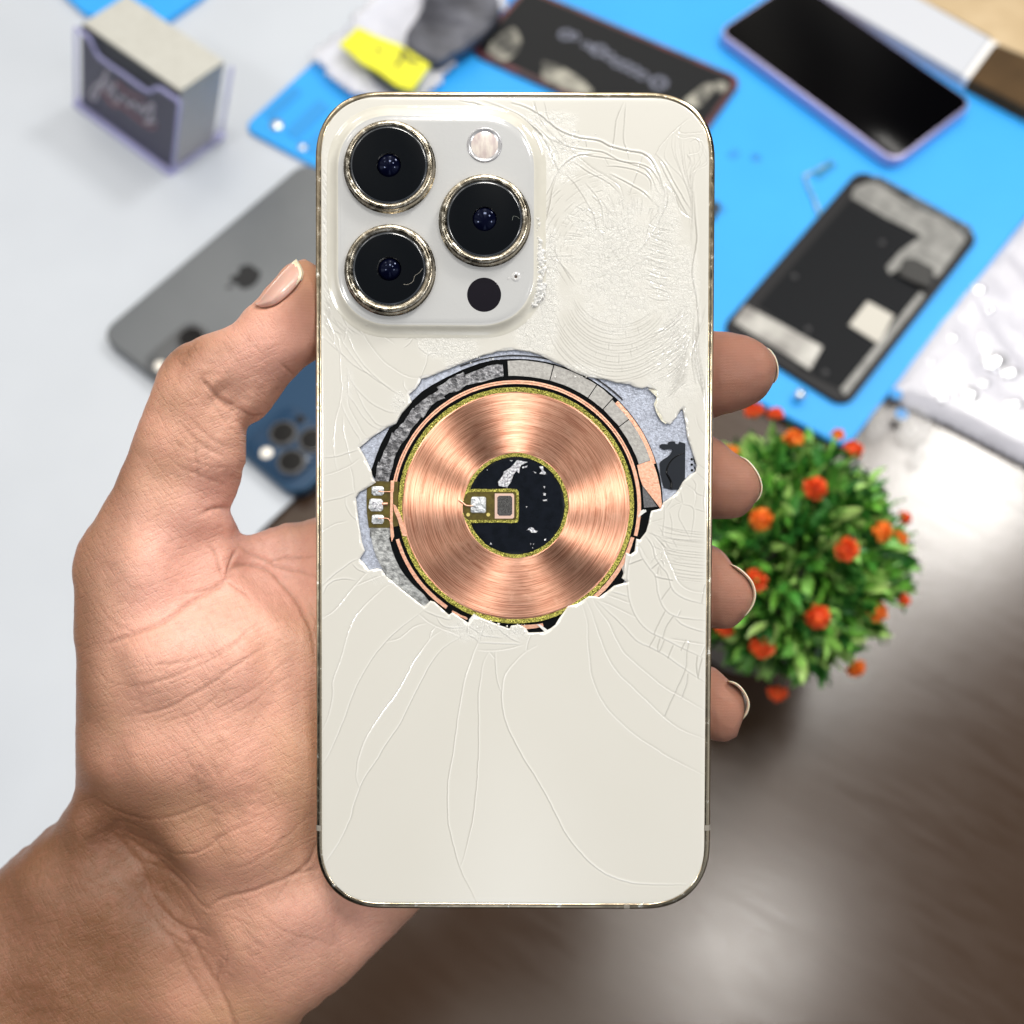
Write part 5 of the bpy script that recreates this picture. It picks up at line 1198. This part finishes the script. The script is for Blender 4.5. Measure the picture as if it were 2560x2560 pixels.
for pts in ([(270,190),(330,170),(370,250),(330,330),(260,365),(170,310),(200,240)], [(500,370),(600,400),(720,470),(800,550),(740,570),(600,530),(500,470)],
            [(1490,500),(1540,520),(1450,640),(1380,640),(1340,620)], [(1540,490),(1600,500),(1620,540),(1560,560)]):
    prism('glue_stain', [tuple(p) for p in catmull(on5(B3(pts))+[on5(B3(pts))[0]], 1.5)[:-1]], 3.15, 3.3, m_stain, e5)
m_ld = M('grey_marks', (.11, .12, .17), .4)
for p, r in (((640,210), 5), ((690,220), 3.5), ((760,270), 3), ((800,290), 3.5), ((840,305), 5.5), ((900,340), 4), ((950,380), 4.2), ((1000,400), 4.4), ((1050,425), 4.4), ((1100,455), 4), ((1200,500), 6)):
    c = on5([B3(p)[0]])[0]; V, F = lathe([(r, 3.15), (r, 3.3), (r*.55, 3.32), (r*.5, 3.22)], 20, c[0], c[1]); mesh_obj('printed_mark', V, F, m_ld, e5)
# ---- upper middle: bag, pouch, yellow tape
t = NT('cloudy_plastic'); v_ = t.coord(); cn = t.noise(v_, .05/U, 5, .6, .8)
t.set(Base_Color=(.78, .78, .84, 1), Roughness=.2, Alpha=.62, Normal=t.bump(cn, 5, .7), Coat_Weight=.5); m_bag = t.m
def sheet_thing(name, label, cat, pts, z, th, amp, mat, seed=1, res=4, edge=0):
    P = np.array(poly_tab(pts, z)); x0, y0 = P.min(0); x1, y1 = P.max(0)
    gx_ = np.arange(x0-res, x1+2*res, res); gy_ = np.arange(y0-res, y1+2*res, res); XX_, YY_ = np.meshgrid(gx_, gy_)
    okc = in_poly((XX_[:-1, :-1]+XX_[1:, 1:])/2, (YY_[:-1, :-1]+YY_[1:, 1:])/2, P)
    id_ = np.arange(XX_.size).reshape(XX_.shape)
    F = np.stack([id_[:-1, :-1], id_[:-1, 1:], id_[1:, 1:], id_[1:, :-1]], -1)[okc]
    us = np.zeros(XX_.size, bool); us[F.ravel()] = True; rm = -np.ones(XX_.size, int); rm[us] = np.arange(us.sum()); F = rm[F]
    x, y = XX_.ravel()[us], YY_.ravel()[us]
    h = z+amp*(vnoise(x+900, y+900, 34, seed)*.8+vnoise(x+x*.3+900, y+900, 15, seed+1)*.35+.5*(1-np.abs(vnoise(x+y*.4+900, (y-x*.4)*.5+2000, 19, seed+2)-.5)*4))
    dd_ = np.full(len(x), 1e9)
    for a_, b_ in zip(P, np.roll(P, -1, 0)):
        e_ = b_-a_; tt_ = np.clip(((x-a_[0])*e_[0]+(y-a_[1])*e_[1])/(e_@e_), 0, 1)
        dd_ = np.minimum(dd_, np.hypot(x-a_[0]-tt_*e_[0], y-a_[1]-tt_*e_[1]))
    h = .7+(h-.7)*np.clip(dd_/edge, 0, 1)**.6 if edge else h
    o = mesh_obj(name, np.c_[x, y, h], F, mat, None, True)
    s_ = o.modifiers.new('t', 'SOLIDIFY'); s_.thickness = th*U; s_.offset = -1
    return tag(o, label, cat)
sheet_thing('plastic_bag', 'crumpled white translucent bag under the yellow tape and dark pouch', 'plastic bag', B2([(560,400),(860,120),(1060,-60),(1400,-160),(1900,-160),(1850,60),(1640,300),(1330,640),(1100,720),(820,640)]), 7.5, .3, 5, m_bag, 3)
m_pch = Mn('slate_pouch', (.035, .037, .050, 1), (.11, .115, .145, 1), .05, .5, bump=1.2, bscale=.07)
P = poly_tab(B2([(1310,-120),(1480,-220),(1760,-60),(1800,20),(1780,110),(1650,240),(1500,340),(1390,395),(1270,340),(1185,285),(1200,200),(1290,60)]), 20)
o = prism('dark_pouch', [tuple(p) for p in catmull(P+[P[0]], 4)[:-1]], 12.6, 20, m_pch, bevel=3, smooth=True); tag(o, 'dark grey padded pouch on the white bag beside the stained display', 'pouch')
m_yel = Mn('yellow_tape', (.62, .60, .01, 1), (.80, .80, .015, 1), .03, .4)
tp = prism('yellow_tape', poly_tab(B2([(872,172),(1000,240),(1150,290),(1345,420),(1290,500),(1225,590),(1130,560),(1010,470),(900,410),(752,285)]), 22), 20.6, 22, m_yel, bevel=.4); tag(tp, 'bright yellow tape strip with dark scribble laid across the dark pouch', 'tape')
tl = tp
for pts in ([(1150,310),(1190,340),(1160,400),(1130,440),(1120,420),(1150,370)], [(1180,330),(1230,380),(1290,410),(1270,420),(1200,400),(1170,350)], [(1000,300),(1030,330),(1020,345),(990,320)]):
    prism('ink_scribble', poly_tab(B2(pts), 22.05), 21.9, 22.08, M('ink', (.12, .12, .02), .5), tp)
o = prism('grey_clip', poly_tab(B2([(930,440),(1000,450),(1190,590),(1100,620),(980,540)]), 13), 12.2, 15, M('clip_grey', (.13, .14, .17), .4), bevel=.5); tag(o, 'small grey strip poking out below the yellow tape', 'clip')
# ---- carton and pale box, upper right
cB = T2((2488, 112), 46); uu = u.copy(); 
dirF = T2((2560, 266), zm)-cB; dirF /= np.linalg.norm(dirF); dirN = np.array([-dirF[1], dirF[0]])
R = np.eye(3); R[:2, 0] = dirF; R[:2, 1] = dirN
m_card = Mn('kraft', (.42, .31, .18, 1), (.52, .40, .25, 1), .03, .75, Specular_IOR_Level=.2); m_card_shaded = Mn('kraft_dark', (.050, .028, .010, 1), (.075, .042, .016, 1), .05, .6, Specular_IOR_Level=.15)
o = prism('brown_box', poly_tab(B4((1625,440),(1768,248),(2300,480),(2200,740)), 15), 6.01, 15, m_card_shaded, bevel=.6); tag(o, 'flat dark brown box at the top right corner beside the grey box', 'box')  # stands for the carton's shadowed side, its shade put into the brown
o = prism('cardboard_sheet', poly_tab(B4((1340,-12),(1745,205),(1772,242),(2400,500),(2600,200),(2000,-400),(1200,-400),(1000,-200)), 13), 6.01, 13, m_card, bevel=.4); tag(o, 'beige cardboard sheet in the top right corner beyond the boxes', 'cardboard')
zb_ = 14
A_, B_, C_ = B4((700, -90))[0], B4((1590, 425))[0], B4((1745, 215))[0]
A2, B2_, C2 = (T2(p, zb_) for p in (A_, B_, C_))
eg = thing('storage_box', 'flat pale grey box with white edge beyond the face up black smartphone', 'box', (B2_[0], B2_[1], 0))
f_ = lambda p: (p[0]-B2_[0], p[1]-B2_[1])
D2 = A2+(C2-B2_)
prism('box_body', [f_(A2), f_(B2_), f_(C2), f_(D2)], 6.02, 12.4, M('pale_grey', (.46, .48, .53), .45), eg, bevel=1)
prism('lid', [f_(A2), f_(B2_), f_(C2), f_(D2)], 12.5, 14, M('pale_grey_lid', (.50, .52, .57), .4), eg, bevel=.6)
prism('white_edge', [f_(B2_+(B2_-C2)*.0+(B2_-A2)/np.linalg.norm(B2_-A2)*.2), f_(C2+(B2_-A2)/np.linalg.norm(B2_-A2)*.2), f_(C2+(B2_-A2)/np.linalg.norm(B2_-A2)*6), f_(B2_+(B2_-A2)/np.linalg.norm(B2_-A2)*6)], 7, 13.8, M('white_edge', (.8, .8, .8), .4), eg, bevel=1)
# ---- right: plastic bag, clear scraps
t = NT('bubble_plastic'); v_ = t.coord(); cn = t.noise(v_, .022/U, 4, .5, 1.6)
t.set(Base_Color=(.56, .56, .63, 1), Roughness=.3, Alpha=.95, Normal=t.bump(cn, 4, .22, t.bump(t.noise(v_, .12/U, 2), 1.5, .35)), Coat_Weight=.6, Coat_Roughness=.04); m_bag2 = t.m
sheet_thing('plastic_bag', 'large crumpled clear white plastic bag spread over the right edge of the table', 'plastic bag', [q(*p) for p in ((1668,738),(1712,668),(1770,590),(1850,500),(1945,395),(2080,330),(2250,500),(2250,1060),(2060,940),(1932,868),(1800,800))], 6.4, .3, 2.0, m_bag2, 9, 1.6, 9)
bag_ = bpy.data.objects[[o_.name for o_ in bpy.data.objects if o_.name.startswith('plastic_bag')][-1]]
m_gl = M('shiny_bubble', (.80, .81, .87), .05, .6)
for k, (x, y, r) in enumerate(((2382,842,4),(2450,720,3),(2475,770,3),(2455,840,3.5),(2490,900,6),(2530,930,5),(2360,990,4),(2425,985,6),(2462,955,4),(2540,1010,5),(2330,900,3),(2380,930,3))):  # mirror-like domes added on the bag to catch the lamps as glints
    c = T2((x, y), 9); sx, sy = rg_.uniform(.6, 1.5), rg_.uniform(.6, 1.2); V, F = lathe([(r*math.sin(a_), 7.6+r*.42*math.cos(a_)) for a_ in np.linspace(1.57, .02, 8)], 20)
    V = np.array(V); V[:, 0] = c[0]+V[:, 0]*sx; V[:, 1] = c[1]+V[:, 1]*sy; mesh_obj('bubble', V, F, m_gl, bag_, True)
t = NT('clear_plastic'); t.set(Base_Color=(.85, .86, .88, 1), Roughness=.05, Alpha=.16, Coat_Weight=.6, Normal=t.bump(t.noise(t.coord(), .08/U, 3), 2, .6)); m_clear = t.m
for k, (cx, cy, rx, ry, rot, lb) in enumerate(((1660, 795, 26, 40, .4, 'clear plastic bubble scrap nearest the blue mat on the brown table'), (1722, 800, 38, 40, -.5, 'round clear plastic lid lying under the edge of the bag'), (1735, 855, 16, 26, .4, 'small clear capsule shell below the round plastic lid'))):
    P = [q(cx+rx*math.cos(a)*math.cos(rot)-ry*math.sin(a)*math.sin(rot), cy+rx*math.cos(a)*math.sin(rot)+ry*math.sin(a)*math.cos(rot)) for a in np.linspace(0, 2*math.pi, 25)[:-1]]
    P = np.array(poly_tab(P, 4)); c = P.mean(0)
    rings = [np.c_[c+(P-c)*s_, np.full(24, z)] for s_, z in ((1, .02), (.98, 3), (.9, 5.5), (.7, 7.5), (.4, 8.5), (.02, 8.8))]
    V, F = loft(rings); tag(mesh_obj('plastic_scrap', V, F, m_clear, None, True), lb, 'plastic scrap')
# ---- box of cards (leaning acrylic holder)
zc0 = 3.0
base = {k: tab(CB(p)[0], zc0) for k, p in (('L', (205, 1090)), ('F', (1175, 1800)), ('R', (1640, 1470)))}
Lb, Fb, Rb = base['L'], base['F'], base['R']
uu = (Fb-Lb); WL = np.linalg.norm(uu); uu = uu/WL; vv = (Rb-Fb); DL = np.linalg.norm(vv); vv /= DL
hh_ = 62.0; top = tab(CB((1262, 985))[0], zc0+hh_); up = (top-(Fb+0*uu))/1.0; HL = np.linalg.norm(up); up = up/HL
R = np.stack([uu, vv-0*vv, up], 1)
eb_ = thing('card_box', 'dark fronted stack of pale cards in a clear violet tinted holder at top left', 'card box', Lb)
def cbox(name, x0, x1, y0, y1, z0, z1, m):
    V = [Lb*0+uu*x+vv*y+up*z for z in (z0, z1) for x, y in ((x0, y0), (x1, y0), (x1, y1), (x0, y1))]
    return mesh_obj(name, V, [(0, 3, 2, 1), (4, 5, 6, 7), (0, 1, 5, 4), (1, 2, 6, 5), (2, 3, 7, 6), (3, 0, 4, 7)], m, eb_)
t = NT('card_edges'); v_ = t.coord(); wv_ = t.t.nodes.new('ShaderNodeTexNoise'); wv_.inputs['Scale'].default_value = .5/U
mp_ = t.t.nodes.new('ShaderNodeMapping'); 
t.set(Base_Color=t.mix(t.noise(v_, .25/U, 3), (.40, .39, .35, 1), (.52, .52, .48, 1)), Roughness=.6); m_ce = t.m
ww = DL
cbox('card_stack', 1.5, WL-1.5, 1.6, ww-1.5, .5, HL, m_ce)
cbox('front_card', 1.2, WL-1.2, .6, 1.5, .5, HL-1, M('card_front', (.022, .025, .033), .4, 0, Specular_IOR_Level=.25))
m_hold = M('violet_acrylic', (.62, .60, .92), .05, 0, Alpha=.05, Specular_IOR_Level=.3); m_holds = M('violet_acrylic_thick', (.50, .50, .84), .1, 0, Alpha=.5)
cbox('holder_base', -4, WL+3, -3, ww+3, -.2, .4, m_holds)
# front wall of the holder with its scooped cut-out
def wall_pts(P, y0, y1, nm, m):
    n_ = len(P); V = [uu*x+vv*y+up*z for y in (y0, y1) for x, z in P]
    return mesh_obj(nm, V, [tuple(range(n_)), tuple(range(2*n_-1, n_-1, -1))]+[(i, n_+i, n_+(i+1) % n_, (i+1) % n_) for i in range(n_)], m, eb_)
wall_pts([(-2, 0), (WL+1, 0), (WL+1, HL*.93), (WL*.80, HL*.93), (WL*.72, HL*.80), (WL*.2, HL*.80), (WL*.13, HL*.93), (-2, HL*.93)], -1.6, -.2, 'holder_front', m_hold)
rim = [(-2, HL*.93), (WL*.11, HL*.93), (WL*.17, HL*.85), (WL*.24, HL*.79), (WL*.5, HL*.79), (WL*.70, HL*.79), (WL*.76, HL*.85), (WL*.82, HL*.92), (WL+1, HL*.93)]
V, F = tube([uu*x+vv*-.9+up*z for x, z in catmull(rim, 2)], 1.3, 8); mesh_obj('holder_rim', V, F, m_holds, eb_, True)
for x, y in ((-2, -1), (WL+1.5, -1), (WL+2, ww+1.5), (-2, ww+1)):
    V, F = tube([uu*x+vv*y+up*z for z in (0, HL*.5, HL*.93)], 1.1, 8); mesh_obj('holder_corner', V, F, m_holds, eb_, True)
V, F = tube([uu*x+vv*-2.6+up*1.2 for x in (0, WL*.5, WL)], 2.0, 8); mesh_obj('holder_lip', V, F, m_holds, eb_, True)
cbox('holder_side', WL+.6, WL+1.6, 0, ww, 0, HL*.93, m_hold)
V, F = lathe([(3.4, 0), (3.6, 1.5), (2.2, 2.6), (.01, 2.8)], 20); k_ = mesh_obj('magnet_button', V, F, m_holds, eb_, True); k_.location = [(uu*(WL+3)+vv*(ww)+up*6)[i]*U for i in range(3)]
# brushed lettering on the front card
def stroke(pts, r, m):
    P = [CB(p)[0] for p in pts]
    out = []
    n3 = np.cross(uu, up); n3 /= np.linalg.norm(n3)
    o3 = Lb+vv*.45
    for p in P:
        r_ = ray(p); t_ = ((o3-CAM)@n3)/(r_@n3); out.append(CAM+r_*t_-Lb)
    c_ = catmull(out, 1.0); V, F = tube(c_, np.linspace(r*.9, r*.6, len(c_)), 6); mesh_obj('lettering', V, F, m, eb_, True)
m_wl = M('white_ink', (.42, .40, .44), .5); m_rl = M('red_ink', (.16, .07, .075), .5)
stroke([(450,950),(560,1100),(640,1110),(800,1230),(940,1340),(1020,1330)], 1.7, m_rl); stroke([(600,860),(700,960),(800,1010),(900,1060)], 1.7, m_rl)
stroke([(500,760),(460,850),(410,960),(370,1040),(330,1010),(360,920),(450,850)], 1.5, m_wl); stroke([(470,930),(520,870),(540,920),(500,990),(560,960),(590,870)], 1.0, m_wl)
stroke([(590,870),(560,980),(600,1080),(640,1010),(700,1060),(720,1110)], 1.1, m_wl); stroke([(720,1110),(780,1080),(820,1150),(870,1110),(880,1200)], 1.2, m_wl)
stroke([(880,1200),(940,1120),(980,1100),(960,1230),(900,1290),(1010,1270)], 1.3, m_wl)
# ---- potted plant
PC = tab(q(1472, 1050), 84); PR = 47.0
ep = thing('potted_plant', 'round artificial shrub with orange flowers in a small pot, right of the fingers', 'plant', (PC[0], PC[1], 0))
V, F = lathe([(24, 0), (25, 1), (33, 48), (34, 50), (31, 50), (29, 44), (.01, 44)], 40); mesh_obj('pot', V, F, Mn('grey_pot', (.35, .33, .31, 1), (.45, .43, .40, 1), .3, .6, bump=.3), ep, True)
V, F = lathe([(0.01, 46), (8, 48), (8, 60), (2, 84), (.01, 86)][::-1], 16); mesh_obj('stem', V, F, M('stem', (.05, .04, .015), .7), ep, True)
rg2 = np.random.default_rng(21)
LV, LF, shade = [], [], []
def leaf(c, d, up_, L_, w_):
    d = d/np.linalg.norm(d); s_ = np.cross(d, up_); s_ /= np.linalg.norm(s_)+1e-9; nn = np.cross(s_, d)
    o_ = len(LV)
    for f, wd, bend in ((0, .12, 0), (.35, 1, .08), (.7, .8, .02), (1, .05, -.15)):
        for sg in (-1, 0, 1): LV.append(c+d*L_*f+s_*sg*w_*wd*.5+nn*(bend*L_+abs(sg)*w_*.22))
    for k in range(3):
        for j in range(2): a = o_+k*3+j; LF.append((a, a+1, a+4, a+3))
    shade.extend([rg2.random()]*12)
cen = np.array([0, 0, 84.])
for k in range(720):
    d = rg2.normal(size=3); d /= np.linalg.norm(d)
    if d[2] < -.65: continue
    base_ = cen+d*PR*rg2.uniform(.45, .86)*np.array([1, 1, .92])
    for j in range(rg2.integers(6, 10)):
        dd = d+rg2.normal(0, .55, 3); leaf(base_+d*rg2.uniform(0, 8), dd, rg2.normal(size=3), rg2.uniform(8, 14), rg2.uniform(3.4, 5.6))
t = NT('plastic_leaves'); sh_ = t.attr('shade')
t.set(Base_Color=t.ramp(sh_, [(0, (.012, .08, .014, 1)), (.35, (.045, .22, .03, 1)), (.65, (.18, .48, .06, 1)), (1, (.46, .68, .20, 1))]), Roughness=.38, Subsurface_Weight=0.0, Specular_IOR_Level=.5)
mesh_obj('foliage', LV, LF, t.m, ep, True, {'shade': shade})
m_fl = [Mn('orange_petals', (.85, .17, .02, 1), (.95, .34, .04, 1), .5, .5), Mn('red_petals', (.80, .08, .02, 1), (.90, .17, .03, 1), .5, .5)]
def flower(c, d, R_, m):
    d = d/np.linalg.norm(d); a = np.cross(d, [0, 0, 1.]) if abs(d[2]) < .9 else np.cross(d, [1., 0, 0]); a /= np.linalg.norm(a); b_ = np.cross(d, a)
    V, F = [], []
    for k in range(150):
        th, ph_ = rg2.random()*2*math.pi, math.acos(1-rg2.random()*1.35)
        e_ = math.sin(ph_)*(math.cos(th)*a+math.sin(th)*b_)+math.cos(ph_)*d
        s_ = np.cross(e_, rg2.normal(size=3)); s_ /= np.linalg.norm(s_)
        r0 = c+e_*R_*.35; r1 = c+e_*R_*rg2.uniform(.8, 1.02); w_ = R_*.13; o_ = len(V)
        V += [r0-s_*w_*.5, r0+s_*w_*.5, r1+s_*w_, r1-s_*w_]; F.append((o_, o_+1, o_+2, o_+3))
    sp_ = [(c+R_*.6*np.array([math.sin(t1)*math.cos(t2), math.sin(t1)*math.sin(t2), math.cos(t1)])) for t1 in np.linspace(.01, 3.13, 7) for t2 in np.linspace(0, 2*math.pi, 10, endpoint=False)]
    o_ = len(V); V += sp_
    for i in range(6):
        for j in range(10): F.append((o_+i*10+j, o_+i*10+(j+1) % 10, o_+(i+1)*10+(j+1) % 10, o_+(i+1)*10+j))
    mesh_obj('flower', V, F, m, ep, True)
for k, (x, y, r, c_) in enumerate(((1423,778,4.4,1),(1463,783,3.6,1),(1497,830,4.6,0),(1580,822,3.2,0),(1608,850,4.6,1),(1537,922,5,1),(1436,980,4.8,0),(1597,1036,5,1),(1663,1003,4.4,0),(1705,978,3.2,1),(1697,1017,3.4,0),(1425,1095,4.8,1),
                        (1703,1133,3.2,1),(1655,1155,4.4,0),(1543,1163,5,1),(1438,1220,5,1),(1613,1258,4.4,0),(1467,1305,4.4,1),(1378,860,4.4,0),(1370,1180,4.6,1))):
    r_ = ray(q(x, y)); oc = CAM-np.array([PC[0], PC[1], 84]); Rs = PR+3
    A_q = r_@r_; B_q = 2*r_@oc; C_q = oc@oc-Rs*Rs; ds = B_q*B_q-4*A_q*C_q
    t_ = (-B_q-math.sqrt(ds))/(2*A_q) if ds > 0 else -B_q/(2*A_q)
    p = CAM+r_*t_-np.array([PC[0], PC[1], 0]); flower(p, p-cen, r, m_fl[c_])
COIL_STREAK_PEAK, COIL_STREAK_DIP = 9.5, 1.0  # peak gain and dip of the bright cross added to the world
LAMPS = [(930, 1060, 1500, 22, 250), (390, 150, 1500, 4.5, 140), (0, 340, 1500, 9, 200), (-760, -430, 1500, 6, 140), (760, -430, 1500, 5, 140), (-620, 350, 1500, 1.2, 150), (-800, 1100, 1500, 2, 200), (0, 1300, 1500, 2, 200), (430, 520, 950, 2.0, 160)]  # last lamp hangs lower, added to brighten the rear glass at top right
# ================================================================ light and camera
world = bpy.data.worlds.new('World'); sc.world = world; world.use_nodes = True
wt = world.node_tree; bg = wt.nodes['Background']
# the room: bright ceiling, dim walls, and an added bright cross, shaped to streak the coil
def wn(kind, **kw):
    n = wt.nodes.new(kind)
    for k_, v in kw.items(): setattr(n, k_, v)
    return n
def wm(op, a, b=0.0):
    n = wn('ShaderNodeMath', operation=op)
    for v, k_ in ((a, 0), (b, 1)):
        if hasattr(v, 'links'): wt.links.new(v, n.inputs[k_])
        else: n.inputs[k_].default_value = v
    return n.outputs[0]
tc = wn('ShaderNodeTexCoord')
def dotv(a):
    n = wn('ShaderNodeVectorMath', operation='DOT_PRODUCT'); wt.links.new(tc.outputs['Generated'], n.inputs[0]); n.inputs[1].default_value = tuple(a); return n.outputs['Value']
upz = dotv((0, 0, 1)); ax_, ay_, az_ = dotv(RGT), dotv(UPV), dotv(-FWD)
rp = wn('ShaderNodeValToRGB'); wt.links.new(upz, rp.inputs[0])
e = rp.color_ramp.elements; e[0].position = .0; e[0].color = (.12, .11, .10, 1); e[1].position = .5; e[1].color = (.27, .275, .29, 1); e.new(.8).color = (.33, .33, .33, 1)
ang = wm('ARCTAN2', ay_, ax_)
tot = None
for a0, amp, w in ((90, 1.2, 10), (0, 1.0, 11), (-90, 1.0, 9), (180, 1.2, 11), (-180, 1.2, 11), (122, .5, 12), (-48, .35, 14), (-24, .45, 9), (150, .4, 10), (70, .4, 6)):
    d = wm('DIVIDE', wm('SUBTRACT', ang, math.radians(a0)), math.radians(w))
    g = wm('MULTIPLY', wm('EXPONENT', wm('MULTIPLY', wm('MULTIPLY', d, d), -1.0)), amp)
    tot = g if tot is None else wm('ADD', tot, g)
off = wn('ShaderNodeMapRange'); wt.links.new(az_, off.inputs[0])
off.inputs[1].default_value = .985; off.inputs[2].default_value = .90; off.inputs[3].default_value = 0; off.inputs[4].default_value = 1
hi = wn('ShaderNodeMapRange'); wt.links.new(upz, hi.inputs[0]); hi.inputs[1].default_value = -.1; hi.inputs[2].default_value = .3
k1 = wm('MULTIPLY', off.outputs[0], hi.outputs[0])
gain = wm('ADD', wm('MULTIPLY', k1, wm('SUBTRACT', wm('MULTIPLY', tot, COIL_STREAK_PEAK), COIL_STREAK_DIP)), 1.0)
tint = wn('ShaderNodeMix', data_type='RGBA'); tf = wn('ShaderNodeMapRange'); wt.links.new(ay_, tf.inputs[0]); tf.inputs[1].default_value = -.45; tf.inputs[2].default_value = .5
wt.links.new(tf.outputs[0], tint.inputs[0]); tint.inputs[6].default_value = (.80, .86, .94, 1); tint.inputs[7].default_value = (1.15, 1.08, .95, 1)
tm = wn('ShaderNodeVectorMath', operation='MULTIPLY'); wt.links.new(rp.outputs[0], tm.inputs[0]); wt.links.new(tint.outputs[2], tm.inputs[1])
mx = wn('ShaderNodeVectorMath', operation='SCALE'); wt.links.new(tm.outputs[0], mx.inputs[0]); wt.links.new(gain, mx.inputs['Scale'])
wt.links.new(mx.outputs[0], bg.inputs[0]); bg.inputs[1].default_value = 1.0
wt.nodes.active = bg
sc.world.cycles.sampling_method = 'MANUAL'; sc.world.cycles.sample_map_resolution = 512
def lamp(name, loc, tgt, sx, sy, power, col=(1, 1, 1)):
    l = bpy.data.lights.new(name, 'AREA'); l.shape = 'RECTANGLE'; l.size = sx*U; l.size_y = sy*U; l.energy = power*.9; l.color = col
    o = bpy.data.objects.new(name, l); COL.objects.link(o); o.location = Vector(loc)*U
    d = (Vector(tgt)-Vector(loc)).normalized(); o.rotation_euler = d.to_track_quat('-Z', 'Y').to_euler()
    return o
for x, y, z, p, w_ in LAMPS:
    lamp('ceiling_lamp', (x, y, z), (x*.2, 250, 0), w_, w_, p, (1, .97, .92))
cam = bpy.data.cameras.new('camera'); co = bpy.data.objects.new('camera', cam); COL.objects.link(co)
co.matrix_world = M_CAM
cam.sensor_width = 36; cam.lens = 36*D/(2560*S); cam.clip_start = .01; cam.clip_end = 50
cam.dof.use_dof = True; cam.dof.focus_distance = (D-1)*U; cam.dof.aperture_fstop = cam.lens/3.0; cam.dof.aperture_blades = 0
sc.camera = co
sc.view_settings.view_transform = 'Standard'; sc.view_settings.look = 'None'; sc.view_settings.exposure = -0.56; sc.view_settings.gamma = 1
sc.cycles.use_denoising = True; sc.cycles.max_bounces = 8; sc.cycles.transparent_max_bounces = 12
sc.cycles.sample_clamp_indirect = 6
